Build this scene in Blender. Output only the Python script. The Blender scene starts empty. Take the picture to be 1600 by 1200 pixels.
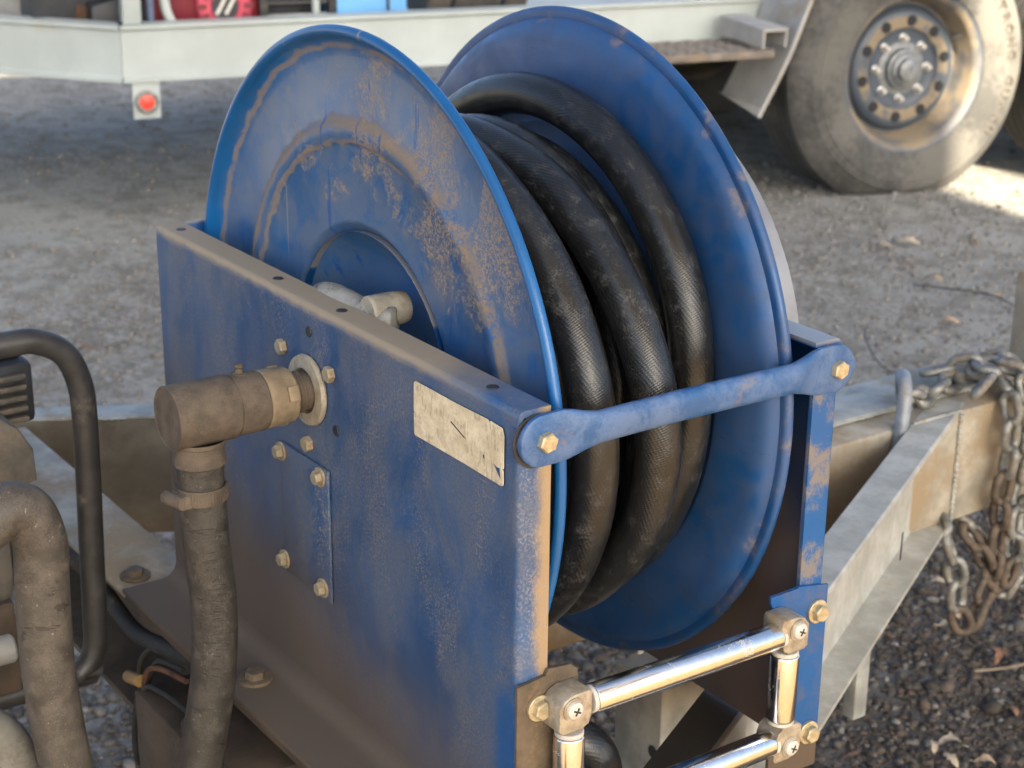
import bpy, bmesh, math, random
from mathutils import Vector, Matrix, noise as mnoise
random.seed(11)
R = math.radians
sc = bpy.context.scene

# ------------------------------------------------------------------ camera
cam_data = bpy.data.cameras.new('camera')
cam = bpy.data.objects.new('camera', cam_data)
sc.collection.objects.link(cam)
CAM = Vector((1.1550, -0.6091, 0.4688))
yaw, pitch, roll = -0.9632, -0.3429, 0.0102
fwd = Vector((math.sin(yaw)*math.cos(pitch), math.cos(yaw)*math.cos(pitch), math.sin(pitch)))
rgt = Vector((math.cos(yaw), -math.sin(yaw), 0)); upv = rgt.cross(fwd)
r2 = math.cos(roll)*rgt + math.sin(roll)*upv; u2 = -math.sin(roll)*rgt + math.cos(roll)*upv
m = Matrix((r2, u2, -fwd)).transposed().to_4x4(); m.translation = CAM
cam.matrix_world = m
cam_data.sensor_width = 36.0
cam_data.lens = 36.0*2728.6/1600.0
cam_data.clip_start = 0.05; cam_data.clip_end = 500
cam_data.dof.use_dof = True
cam_data.dof.focus_distance = 1.20
cam_data.dof.aperture_fstop = 15.0
sc.camera = cam

# ------------------------------------------------------------------ light
SUN_EL = R(35); sun_h = Vector((0.977, -0.211, 0))       # horizontal direction towards the sun
world = bpy.data.worlds.new('World'); sc.world = world; world.use_nodes = True
wn = world.node_tree; bg = wn.nodes['Background']
sky = wn.nodes.new('ShaderNodeTexSky'); sky.sky_type = 'NISHITA'; sky.sun_disc = False
sky.sun_elevation = SUN_EL
sky.sun_rotation = math.atan2(sun_h.x, sun_h.y)
sky.air_density = 0.45; sky.dust_density = 3.0; sky.ozone_density = 0.4
wbal = wn.nodes.new('ShaderNodeMix'); wbal.data_type = 'RGBA'; wbal.blend_type = 'MULTIPLY'; wbal.inputs[0].default_value = 1.0
wbal.inputs[7].default_value = (0.96, 1.0, 0.95, 1)      # hazy, slightly neutral daylight, the same over the whole sky
wn.links.new(sky.outputs[0], wbal.inputs[6]); wn.links.new(wbal.outputs[2], bg.inputs[0]); bg.inputs[1].default_value = 0.08
sd = bpy.data.lights.new('sun', 'SUN'); sd.energy = 5.0; sd.angle = R(0.6); sd.color = (1.0, 0.88, 0.68)
sun = bpy.data.objects.new('sun', sd); sc.collection.objects.link(sun)
to_sun = Vector((sun_h.x*math.cos(SUN_EL), sun_h.y*math.cos(SUN_EL), math.sin(SUN_EL)))
sun.rotation_euler = to_sun.to_track_quat('Z', 'Y').to_euler()
sun.location = (6, -3, 8)
sc.view_settings.view_transform = 'Standard'; sc.view_settings.look = 'None'
sc.view_settings.exposure = 2.55; sc.view_settings.gamma = 1.0
sc.view_settings.use_curve_mapping = False
sc.render.engine = 'CYCLES'
sc.cycles.use_denoising = True
sc.cycles.max_bounces = 8; sc.cycles.diffuse_bounces = 5; sc.cycles.glossy_bounces = 4
sc.cycles.caustics_reflective = False; sc.cycles.caustics_refractive = False

# ------------------------------------------------------------------ helpers
def lin(c):
    return tuple(((v/255.0)/12.92 if v/255.0 <= .04045 else ((v/255.0+.055)/1.055)**2.4) for v in c)

class MB:
    """collects geometry for ONE mesh object"""
    def __init__(s):
        s.bm = bmesh.new(); s.uv = s.bm.loops.layers.uv.new('UVMap')
    def box(s, x0, x1, y0, y1, z0, z1, bev=0.0, seg=2):
        g = bmesh.ops.create_cube(s.bm, size=1.0)
        vs = g['verts']
        for v in vs:
            v.co = Vector((x0+(v.co.x+.5)*(x1-x0), y0+(v.co.y+.5)*(y1-y0), z0+(v.co.z+.5)*(z1-z0)))
        if bev > 0:
            es = list({e for v in vs for e in v.link_edges})
            bmesh.ops.bevel(s.bm, geom=es, offset=bev, segments=seg, affect='EDGES', profile=0.5)
        return s
    def obox(s, c, ax, ay, az, hx, hy, hz, bev=0.0):
        """box centred at c with axes ax ay az and half sizes"""
        n0 = len(s.bm.verts)
        b = bmesh.new(); bmesh.ops.create_cube(b, size=2.0)
        if bev > 0:
            for v in b.verts: v.co = Vector((v.co.x*hx, v.co.y*hy, v.co.z*hz))
            bmesh.ops.bevel(b, geom=list(b.edges), offset=bev, segments=2, affect='EDGES', profile=0.5)
            hx = hy = hz = 1
        ax, ay, az, c = Vector(ax).normalized(), Vector(ay).normalized(), Vector(az).normalized(), Vector(c)
        mp = {}
        for v in b.verts: mp[v] = s.bm.verts.new(c + ax*(v.co.x*hx) + ay*(v.co.y*hy) + az*(v.co.z*hz))
        for f in b.faces: s.bm.faces.new([mp[v] for v in f.verts])
        b.free(); return s
    def tube(s, pts, rad, n=14, closed=False, caps=True, flat=None):
        pts = [Vector(p) for p in pts]; N = len(pts)
        if not isinstance(rad, (list, tuple)): rad = [rad]*N
        T = []
        for i in range(N):
            a = pts[(i-1) % N] if (closed or i > 0) else pts[i]
            b = pts[(i+1) % N] if (closed or i < N-1) else pts[i]
            T.append((b-a).normalized())
        ref = Vector((0, 0, 1)) if abs(T[0].z) < .9 else Vector((1, 0, 0))
        nrm = (ref - T[0]*ref.dot(T[0])).normalized()
        rings = []; L = 0; Ls = []
        for i in range(N):
            if i: L += (pts[i]-pts[i-1]).length
            Ls.append(L)
            nrm = (nrm - T[i]*nrm.dot(T[i])).normalized(); bn = T[i].cross(nrm)
            rings.append([s.bm.verts.new(pts[i] + (nrm*math.cos(2*math.pi*k/n) + bn*math.sin(2*math.pi*k/n))*rad[i]) for k in range(n)])
        cnt = N if closed else N-1
        for i in range(cnt):
            j = (i+1) % N
            for k in range(n):
                k2 = (k+1) % n
                f = s.bm.faces.new((rings[i][k], rings[i][k2], rings[j][k2], rings[j][k]))
                lj = Ls[j] if j > i else Ls[i]+.01
                for lp, uvv in zip(f.loops, ((Ls[i], k/n), (Ls[i], (k+1)/n), (lj, (k+1)/n), (lj, k/n))):
                    lp[s.uv].uv = uvv
        if caps and not closed:
            s.bm.faces.new(rings[0][::-1]); s.bm.faces.new(rings[-1])
        return s
    def lathe(s, prof, c=(0, 0, 0), axis='Y', n=64, a0=0, a1=2*math.pi, close_prof=False):
        """prof: (r,h) list; h along axis"""
        c = Vector(c); full = abs((a1-a0) - 2*math.pi) < 1e-6; rings = []
        M = n if full else n+1
        for k in range(M):
            a = a0 + (a1-a0)*k/n; ring = []
            for r, h in prof:
                if axis == 'Y': p = Vector((r*math.cos(a), h, r*math.sin(a)))
                elif axis == 'X': p = Vector((h, r*math.cos(a), r*math.sin(a)))
                else: p = Vector((r*math.cos(a), r*math.sin(a), h))
                ring.append(s.bm.verts.new(c+p))
            rings.append(ring)
        P = len(prof)
        for k in range(n):
            k2 = (k+1) % M
            for i in range(P if close_prof else P-1):
                i2 = (i+1) % P
                s.bm.faces.new((rings[k][i], rings[k2][i], rings[k2][i2], rings[k][i2]))
        return s
    def prism(s, poly, axis, a0, a1, bev=0.0):
        """extrude a 2D polygon: axis X -> poly in (y,z); Y -> (x,z); Z -> (x,y)"""
        def mk(p, a):
            if axis == 'X': return Vector((a, p[0], p[1]))
            if axis == 'Y': return Vector((p[0], a, p[1]))
            return Vector((p[0], p[1], a))
        A = [s.bm.verts.new(mk(p, a0)) for p in poly]; B = [s.bm.verts.new(mk(p, a1)) for p in poly]
        n = len(poly); fs = [s.bm.faces.new(A), s.bm.faces.new(B[::-1])]
        for i in range(n):
            fs.append(s.bm.faces.new((A[i], B[i], B[(i+1) % n], A[(i+1) % n])))
        if bev > 0:
            es = list({e for f in fs[:2] for e in f.edges})
            bmesh.ops.bevel(s.bm, geom=es, offset=bev, segments=2, affect='EDGES', profile=0.5)
        return s
    def sheet(s, path, t, axis, a0, a1):
        """a bent sheet of thickness t: path is a 2D polyline, material to its left side"""
        N = len(path); off = []
        for i in range(N):
            p = Vector(path[i]); d1 = (Vector(path[i])-Vector(path[i-1])).normalized() if i else None
            d2 = (Vector(path[i+1])-Vector(path[i])).normalized() if i < N-1 else None
            if d1 is None: d1 = d2
            if d2 is None: d2 = d1
            n1 = Vector((-d1.y, d1.x)); n2 = Vector((-d2.y, d2.x)); nn = (n1+n2).normalized()
            off.append(p + nn*(t/max(.4, nn.dot(n1))))
        return s.prism([tuple(p) for p in path] + [tuple(p) for p in reversed(off)], axis, a0, a1)
    def loft(s, rings, caps=True):
        V = [[s.bm.verts.new(Vector(p)) for p in r] for r in rings]; n = len(V[0])
        for i in range(len(V)-1):
            for k in range(n):
                s.bm.faces.new((V[i][k], V[i][(k+1) % n], V[i+1][(k+1) % n], V[i+1][k]))
        if caps: s.bm.faces.new(V[0][::-1]); s.bm.faces.new(V[-1])
        return s
    def hexagon(s, c, axis, r, h, rot=0.0, n=6):
        """hex bolt head: slightly domed prism"""
        c = Vector(c); ax = Vector(axis).normalized()
        u = Vector((0, 0, 1)) if abs(ax.z) < .9 else Vector((1, 0, 0)); u = (u-ax*u.dot(ax)).normalized(); w = ax.cross(u)
        def ring(rr, hh): return [c+ax*hh+(u*math.cos(rot+2*math.pi*k/n)+w*math.sin(rot+2*math.pi*k/n))*rr for k in range(n)]
        s.loft([ring(r, 0), ring(r, h*.82), ring(r*.86, h)]); return s
    def disc(s, c, axis, r, h, n=24, bev=.15):
        c = Vector(c); ax = Vector(axis).normalized()
        u = Vector((0, 0, 1)) if abs(ax.z) < .9 else Vector((1, 0, 0)); u = (u-ax*u.dot(ax)).normalized(); w = ax.cross(u)
        def ring(rr, hh): return [c+ax*hh+(u*math.cos(2*math.pi*k/n)+w*math.sin(2*math.pi*k/n))*rr for k in range(n)]
        b = min(r, h)*bev
        s.loft([ring(r, 0), ring(r, h-b), ring(r-b, h)]); return s
    def mesh(s, name, ang=35):
        bmesh.ops.recalc_face_normals(s.bm, faces=list(s.bm.faces))
        me = bpy.data.meshes.new(name); s.bm.to_mesh(me); s.bm.free()
        me.polygons.foreach_set('use_smooth', [True]*len(me.polygons))
        me.set_sharp_from_angle(angle=R(ang)); return me
    def build(s, name, mat, parent=None, ang=35):
        o = bpy.data.objects.new(name, s.mesh(name, ang)); o.data.materials.append(mat)
        sc.collection.objects.link(o)
        attach(o, parent)
        return o

ABS = set()
def attach(o, parent):
    if parent is None: return
    o.parent = parent
    if parent.name in ABS: o.matrix_parent_inverse = parent.matrix_basis.inverted()
def root(name, loc):
    """Empty at a thing's base whose parts are given in scene coordinates"""
    o = empty(name, loc); ABS.add(o.name); return o
def empty(name, loc=(0, 0, 0), rz=0.0):
    o = bpy.data.objects.new(name, None); o.empty_display_size = .05
    o.location = loc; o.rotation_euler = (0, 0, rz); sc.collection.objects.link(o); return o
def tag(o, label=None, cat=None, group=None, kind=None):
    if label: o['label'] = label
    if cat: o['category'] = cat
    if group: o['group'] = group
    if kind: o['kind'] = kind
    return o
def inst(me, name, mat, parent, M=None):
    o = bpy.data.objects.new(name, me)
    if len(me.materials) == 0: me.materials.append(mat)
    sc.collection.objects.link(o)
    attach(o, parent)
    if M is not None: o.matrix_basis = M
    return o
def crom(pts, k=8, closed=False):
    pts = [Vector(p) for p in pts]; out = []; N = len(pts)
    for i in range(N if closed else N-1):
        if closed: p0, p1, p2, p3 = pts[(i-1) % N], pts[i], pts[(i+1) % N], pts[(i+2) % N]
        else: p0, p1, p2, p3 = pts[max(i-1, 0)], pts[i], pts[i+1], pts[min(i+2, N-1)]
        for j in range(k):
            t = j/k
            out.append(.5*((2*p1)+(-p0+p2)*t+(2*p0-5*p1+4*p2-p3)*t*t+(-p0+3*p1-3*p2+p3)*t**3))
    if not closed: out.append(pts[-1])
    return out
def axis_mat(c, z, x=None):
    """matrix with local Z along z"""
    z = Vector(z).normalized()
    x = Vector(x) if x is not None else (Vector((0, 0, 1)) if abs(z.z) < .9 else Vector((1, 0, 0)))
    x = (x - z*x.dot(z)).normalized(); y = z.cross(x)
    M = Matrix((x, y, z)).transposed().to_4x4(); M.translation = Vector(c); return M

# ------------------------------------------------------------------ materials
class NT:
    def __init__(s, name):
        s.m = bpy.data.materials.new(name); s.m.use_nodes = True; s.t = s.m.node_tree
        s.b = s.t.nodes['Principled BSDF']
        s.co = s.t.nodes.new('ShaderNodeTexCoord')
    def n(s, typ, **kw):
        nd = s.t.nodes.new(typ)
        for k, v in kw.items(): setattr(nd, k, v)
        return nd
    def l(s, a, b): s.t.links.new(a, b)
    def val(s, sock, v):
        if hasattr(v, 'links') or hasattr(v, 'is_linked'): s.l(v, sock)
        else: sock.default_value = v
    def math(s, op, a, b=0.0, c=0.0, clamp=False):
        nd = s.n('ShaderNodeMath', operation=op); nd.use_clamp = clamp
        for i, v in enumerate((a, b, c)): s.val(nd.inputs[i], v)
        return nd.outputs[0]
    def map(s, src='Object', scale=(1, 1, 1), loc=(0, 0, 0)):
        nd = s.n('ShaderNodeMapping'); nd.inputs['Scale'].default_value = scale; nd.inputs['Location'].default_value = loc
        s.l(s.co.outputs[src], nd.inputs['Vector']); return nd.outputs[0]
    def noise(s, scale, detail=4, rough=.55, vec=None, dist=0.0):
        nd = s.n('ShaderNodeTexNoise'); nd.inputs['Scale'].default_value = scale; nd.inputs['Detail'].default_value = detail
        nd.inputs['Roughness'].default_value = rough; nd.inputs['Distortion'].default_value = dist
        s.l(vec if vec is not None else s.co.outputs['Object'], nd.inputs['Vector']); return nd.outputs[0]
    def voro(s, scale, vec=None, feature='F1', out='Distance'):
        nd = s.n('ShaderNodeTexVoronoi', feature=feature); nd.inputs['Scale'].default_value = scale
        s.l(vec if vec is not None else s.co.outputs['Object'], nd.inputs['Vector']); return nd.outputs[out]
    def step(s, v, lo, hi):
        nd = s.n('ShaderNodeMapRange', interpolation_type='SMOOTHSTEP'); nd.inputs[1].default_value = lo; nd.inputs[2].default_value = hi
        s.val(nd.inputs[0], v); return nd.outputs[0]
    def mix(s, f, a, b):
        nd = s.n('ShaderNodeMix', data_type='RGBA'); s.val(nd.inputs[0], f)
        for i, v in ((6, a), (7, b)):
            if isinstance(v, tuple): nd.inputs[i].default_value = (*v, 1)
            else: s.l(v, nd.inputs[i])
        return nd.outputs[2]
    def fmix(s, f, a, b):
        nd = s.n('ShaderNodeMix', data_type='FLOAT'); s.val(nd.inputs[0], f); s.val(nd.inputs[2], a); s.val(nd.inputs[3], b); return nd.outputs[0]
    def xyz(s):
        nd = s.n('ShaderNodeSeparateXYZ'); s.l(s.co.outputs['Object'], nd.inputs[0]); return nd.outputs
    def bump(s, h, strength=.3, dist=.002):
        nd = s.n('ShaderNodeBump'); nd.inputs['Strength'].default_value = strength; nd.inputs['Distance'].default_value = dist
        s.l(h, nd.inputs['Height']); s.l(nd.outputs[0], s.b.inputs['Normal']); return nd
    def out(s, col, rough=.5, metal=0.0, spec=.5):
        s.val(s.b.inputs['Base Color'], (*col, 1) if isinstance(col, tuple) else col)
        s.val(s.b.inputs['Roughness'], rough); s.val(s.b.inputs['Metallic'], metal)
        s.b.inputs['Specular IOR Level'].default_value = spec
        return s.m

BLUE = (.007, .082, .255); BLUE_D = (.005, .052, .160)
DUST = (.230, .165, .100); DUST_D = (.110, .080, .052); ORANGE = (.270, .155, .058)

def mat_simple(name, col, rough=.5, metal=0.0, var=.25, scale=30, dust=0.0, dustcol=DUST, bump=0.1, bscale=200, bdist=.0008, spec=.5):
    t = NT(name)
    nz = t.noise(scale, 5, .6)
    c2 = tuple(v*(1-var) for v in col); c1 = tuple(min(1, v*(1+var*.6)) for v in col)
    c = t.mix(t.step(nz, .3, .7), c2, c1); r = t.math('ADD', t.math('MULTIPLY', nz, .2), rough-.1)
    if dust > 0:
        g = t.step(t.math('ADD', t.noise(scale*.35, 6, .65), t.math('MULTIPLY', t.noise(scale*8, 3, .7), .25)), .78-dust*.5, .92-dust*.35)
        c = t.mix(g, c, dustcol); r = t.fmix(g, r, .9)
        metal = t.fmix(g, metal, 0.0) if metal else 0.0
    if bump > 0: t.bump(t.noise(bscale, 4, .6), bump, bdist)
    return t.out(c, r, metal, spec)

def blue_paint(name, kind):
    t = NT(name); X, Y, Z = t.xyz()
    big = t.noise(7, 5, .6); mid = t.noise(34, 5, .65, dist=.4); fine = t.noise(420, 3, .7)
    speck = t.voro(520)
    col = t.mix(t.step(big, .35, .7), BLUE_D, BLUE)
    streak = t.noise(1, 6, .68, t.map(scale=(15, 15, 8)), dist=.5)
    if kind == 'panel':
        film = t.math('MULTIPLY', t.step(t.math('ADD', streak, t.math('MULTIPLY', big, .45)), .58, .86), .50)
        film = t.math('MULTIPLY', film, t.math('ADD', t.math('MULTIPLY', t.step(fine, .38, .6), .6), .55))
        col = t.mix(t.math('ADD', t.math('MULTIPLY', film, 1.0), .12), col, (.145, .150, .152))
        vfine = t.noise(900, 2, .6); spk = t.math('MULTIPLY', t.step(t.math('ADD', t.math('MULTIPLY', fine, .5), t.math('MULTIPLY', vfine, .5)), .535, .60), t.step(t.math('ADD', t.noise(1, 4, .6, t.map(scale=(17, 17, 7), loc=(3, 1, 5))), t.math('MULTIPLY', mid, .25)), .58, .76))
        col = t.mix(t.math('MULTIPLY', spk, .75), col, (.31, .255, .185))
        # brown road dirt thrown up over the lower rear of the sheet
        low = t.math('ADD', t.math('MULTIPLY', Z, -5.2), t.math('MULTIPLY', X, -1.5))
        low = t.math('ADD', low, t.math('MULTIPLY', t.noise(9, 4, .6), .35))
        lo = t.math('MAXIMUM', t.step(low, .58, 1.50), t.step(Z, -.255, -.266))
        col = t.mix(t.math('MULTIPLY', lo, .93), col, t.mix(t.step(Z, -.268, -.2765), (.088, .064, .044), (.105, .078, .052)))
        topd = t.math('MULTIPLY', t.step(t.math('ADD', Z, t.math('MULTIPLY', mid, .010)), .066, .074), t.step(t.math('ADD', X, t.math('MULTIPLY', mid, .08)), .29, .20))
        col = t.mix(topd, col, (.290, .240, .175))
        # worn strip of clean paint low down by the front corner
        cl = t.math('MULTIPLY', t.step(t.math('ADD', X, t.math('MULTIPLY', mid, .03)), .272, .284), t.step(t.math('ADD', Z, t.math('MULTIPLY', mid, .1)), -.07, -.11))
        col = t.mix(t.math('MULTIPLY', cl, .8), col, BLUE)
        # sprayed orange dust on the inner edge of the front flange
        fr = t.math('MULTIPLY', t.step(X, .284, .2865), t.step(t.math('ADD', Y, t.math('ADD', t.math('MULTIPLY', mid, .018), t.math('MULTIPLY', fine, .006))), .022, .034))
        col = t.mix(fr, col, (.30, .215, .125))
        frb = t.math('MULTIPLY', t.step(X, .284, .2865), t.math('MULTIPLY', t.step(fine, .50, .6), t.step(mid, .38, .58)))
        col = t.mix(t.math('MULTIPLY', frb, .28), col, (.24, .28, .38))
        dust = t.math('MAXIMUM', t.math('MAXIMUM', lo, topd), spk)
    elif kind in ('flange', 'flange_far'):
        r = t.math('SQRT', t.math('ADD', t.math('MULTIPLY', X, X), t.math('MULTIPLY', Z, Z)))
        rr = t.math('ADD', r, t.math('ADD', t.math('MULTIPLY', t.math('SUBTRACT', mid, .5), .016), t.math('MULTIPLY', t.math('SUBTRACT', fine, .5), .006)))
        if kind == 'flange':
            ang = t.math('ARCTAN2', Z, X)
            ring1 = t.math('MULTIPLY', t.step(rr, .1965, .2020), t.step(rr, .2130, .2060))
            ring2 = t.math('MULTIPLY', t.step(rr, .1862, .1878), t.step(rr, .1920, .1900))
            ring3 = t.math('MULTIPLY', t.step(rr, .2600, .2622), t.step(rr, .2670, .2645))
            brk = t.math('MULTIPLY', t.step(t.noise(15, 5, .65, t.map(loc=(2, 0, 1))), .28, .46), t.fmix(t.step(X, .02, .12), 1.0, t.step(t.math('ADD', t.math('MULTIPLY', fine, .5), t.math('MULTIPLY', mid, .5)), .42, .55)))
            rings = t.math('MULTIPLY', t.math('MAXIMUM', t.math('MAXIMUM', ring1, t.math('MULTIPLY', ring2, .8)), t.math('MULTIPLY', ring3, .8)), brk)
            inner = t.step(t.math('ADD', r, t.math('MULTIPLY', t.noise(18, 6, .75), .05)), .297, .279)       # rim rubbed clean
            up = t.step(t.math('ADD', ang, t.math('MULTIPLY', t.math('SUBTRACT', mid, .5), .9)), .42, .62)   # low front sector washed clean
            col = t.mix(t.step(big, .30, .62), (.007, .078, .235), (.009, .108, .315))
            film = t.math('MULTIPLY', t.math('ADD', .12, t.math('MULTIPLY', t.step(t.math('ADD', mid, t.math('MULTIPLY', big, .6)), .58, .90), .36)), inner)
            col = t.mix(t.math('MULTIPLY', film, t.fmix(t.step(r, .085, .150), .85, 1.0)), col, (.155, .168, .180))
            # dried mud islands with crisp edges and a grainy surface
            isl = t.step(t.math('ADD', t.noise(16, 6, .7, t.map(loc=(7, 0, 3)), .5), t.math('MULTIPLY', X, .55)), .50, .58)
            isl = t.math('MULTIPLY', t.math('MULTIPLY', isl, inner), t.math('MULTIPLY', up, t.step(r, .138, .150)))
            grain = t.step(t.math('ADD', t.math('MULTIPLY', t.noise(260, 4, .75, dist=2.0), .55), t.math('MULTIPLY', fine, .45)), .485, .545)
            spk = t.math('MULTIPLY', isl, grain)
            col = t.mix(t.math('MULTIPLY', isl, .22), col, (.17, .155, .140))
            col = t.mix(t.math('MULTIPLY', spk, .75), col, (.33, .255, .175))
            col = t.mix(t.math('MULTIPLY', rings, .74), col, (.235, .175, .105))
            drip = t.step(t.noise(1, 3, .5, t.map(scale=(120, 20, 3.6), loc=(1.3, 0, 0)), .25), .655, .685)
            drip = t.math('MULTIPLY', t.math('MULTIPLY', drip, t.step(t.noise(12, 2, .5), .46, .56)), t.step(X, .12, .04))
            col = t.mix(t.math('MULTIPLY', drip, .55), col, (.30, .25, .18))
            wet = t.math('MULTIPLY', t.step(t.noise(1, 4, .6, t.map(scale=(75, 20, 11), loc=(4, 0, 2))), .63, .66), inner)
            col = t.mix(t.math('MULTIPLY', wet, .75), col, (.007, .075, .27))
            dust = t.math('MAXIMUM', rings, spk)
        else:
            film = t.math('MULTIPLY', t.step(t.math('ADD', mid, t.math('MULTIPLY', big, .8)), .66, 1.02), .50)
            col = t.mix(t.step(big, .32, .62), (.006, .060, .190), (.008, .086, .270)); col = t.mix(t.math('ADD', t.math('MULTIPLY', film, .50), .02), col, (.110, .095, .080))
            scr = t.step(t.noise(1, 3, .6, t.map(scale=(40, 20, 420)), dist=.4), .63, .68)
            scr = t.math('MULTIPLY', scr, t.step(t.noise(13, 3, .5), .54, .62))
            col = t.mix(t.math('MULTIPLY', scr, .6), col, (.006, .03, .10))
            edge = t.math('MULTIPLY', t.step(rr, .266, .272), t.step(mid, .55, .68))
            col = t.mix(t.math('MULTIPLY', edge, .45), col, (.25, .185, .12))
            dust = t.math('MULTIPLY', film, .8)
    elif kind == 'bar':
        film = t.step(t.math('ADD', mid, t.math('MULTIPLY', fine, .35)), .52, .80)
        col = t.mix(t.math('ADD', t.math('MULTIPLY', film, .42), .10), col, (.15, .21, .34))
        sp = t.step(t.noise(24, 5, .7, t.map(loc=(9, 2, 1))), .60, .68)
        col = t.mix(t.math('MULTIPLY', sp, .35), col, DUST)
        dust = t.math('MULTIPLY', film, .5)
    else:   # inside / far panel: brown film
        film = t.step(t.math('ADD', big, t.math('MULTIPLY', Z, -2.2)), .40, .80)
        col = t.mix(t.math('MULTIPLY', film, .85), col, (.125, .083, .050))
        fl = t.math('MULTIPLY', t.step(X, .284, .2865), t.step(Y, .255, .262))
        col = t.mix(fl, col, t.mix(t.step(t.math('ADD', mid, t.math('MULTIPLY', fine, .3)), .62, .80), BLUE, (.17, .155, .15)))
        tp = t.step(Z, .066, .0695)
        col = t.mix(t.math('MULTIPLY', tp, .8), col, (.25, .24, .23))
        dust = film
    t.bump(t.math('ADD', t.math('MULTIPLY', fine, .5), t.math('ADD', t.math('MULTIPLY', dust, .6), t.math('MULTIPLY', speck, .2))), .25, .0006)
    return t.out(col, t.fmix(dust, .30, .88), 0.0, .5)

M = {}
M['panel'] = blue_paint('dusty_blue_panel', 'panel')
M['flange'] = blue_paint('dusty_blue_flange', 'flange')
M['flange_far'] = blue_paint('scuffed_blue_flange', 'flange_far')
M['bar'] = blue_paint('blue_bar', 'bar')
M['inside'] = blue_paint('blue_inside', 'inside')
M['brown_plate'] = mat_simple('brown_dusted_plate', (.115, .085, .055), .75, 0, .4, 40, .25, ORANGE, .2, 300)
M['bolt'] = mat_simple('yellow_zinc', (.55, .47, .31), .42, .55, .3, 200, .12, DUST, .15, 600)
M['bolt_dusty'] = mat_simple('dusty_zinc', (.36, .31, .22), .6, .35, .3, 150, .35, DUST, .15, 500)
M['bolt_brown'] = mat_simple('caked_bolt', (.120, .090, .060), .85, 0, .3, 150, .2, DUST, .2, 500)
M['chrome'] = mat_simple('roller_chrome', (.84, .84, .83), .17, 1.0, .06, 160, .10, (.42, .34, .23), .06, 90, .0004)
M['cast'] = mat_simple('cast_zinc_dusty', (.42, .37, .29), .5, .55, .3, 120, .35, (.25, .17, .09), .3, 500)
M['nylon'] = mat_simple('nylon_washer', (.55, .52, .46), .5, 0, .2, 100, .1)
M['galv_flaky'] = mat_simple('grey_galvanised', (.36, .365, .34), .55, .25, .35, 22, .28, (.26, .225, .165), .12, 180)
M['galv_beige'] = mat_simple('galvanised_dusty_beige', (.36, .33, .27), .65, .15, .3, 26, .5, (.27, .205, .13), .12, 180)
M['rail_dark'] = mat_simple('rail_brown_dirt_shade', (.075, .054, .037), .85, 0, .4, 20, .3, (.10, .075, .05), .2, 200)  # brown dirt, with the open channel's shade darkened into the colour
M['ground'] = None
M['tan'] = mat_simple('dusty_tan_fitting', (.235, .185, .120), .6, .1, .25, 90, .3, DUST, .2, 400)
M['caked'] = mat_simple('mud_caked_fitting', (.092, .072, .053), .8, 0, .35, 60, .3, (.125, .098, .072), .55, 420, .0012)
M['washer'] = mat_simple('grey_washer', (.38, .35, .28), .6, .3, .2, 100, .4)
M['blacktube'] = mat_simple('black_painted_tube', (.035, .034, .034), .42, 0, .3, 60, .25, (.10, .085, .065), .1, 300)
M['blackplastic'] = mat_simple('black_plastic', (.022, .024, .028), .5, 0, .3, 60, .15, (.12, .11, .095), .15, 500)
M['engine'] = mat_simple('engine_grey_dirty', (.085, .078, .068), .6, 0, .4, 30, .4, (.13, .105, .08), .2, 250)
M['rust'] = mat_simple('rusty_steel', (.105, .050, .025), .85, 0, .5, 35, .3, (.12, .085, .055), .4, 300)
M['chain'] = mat_simple('galvanised_chain', (.25, .25, .23), .55, .5, .45, 60, .25, (.15, .105, .065), .2, 400)
M['chain_rusty'] = mat_simple('rusty_chain', (.115, .088, .066), .65, .35, .45, 70, .3, (.115, .082, .055), .25, 400)
M['white_trailer'] = mat_simple('white_trailer_paint', (.41, .445, .425), .5, 0, .10, 6, .10, (.42, .36, .26), .04, 60)
M['grey_trailer'] = mat_simple('grey_trailer_paint', (.35, .335, .31), .6, 0, .2, 10, .2, (.3, .25, .18), .1, 100)
M['red'] = mat_simple('red_reflector', (.75, .075, .045), .35, 0, .15, 30)
M['dark'] = mat_simple('dark_steel', (.03, .032, .038), .5, .2, .3, 30)
M['rubber_dark'] = mat_simple('rubber_dark', (.022, .022, .021), .7, 0, .3, 60, .2, (.12, .10, .08))

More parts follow.
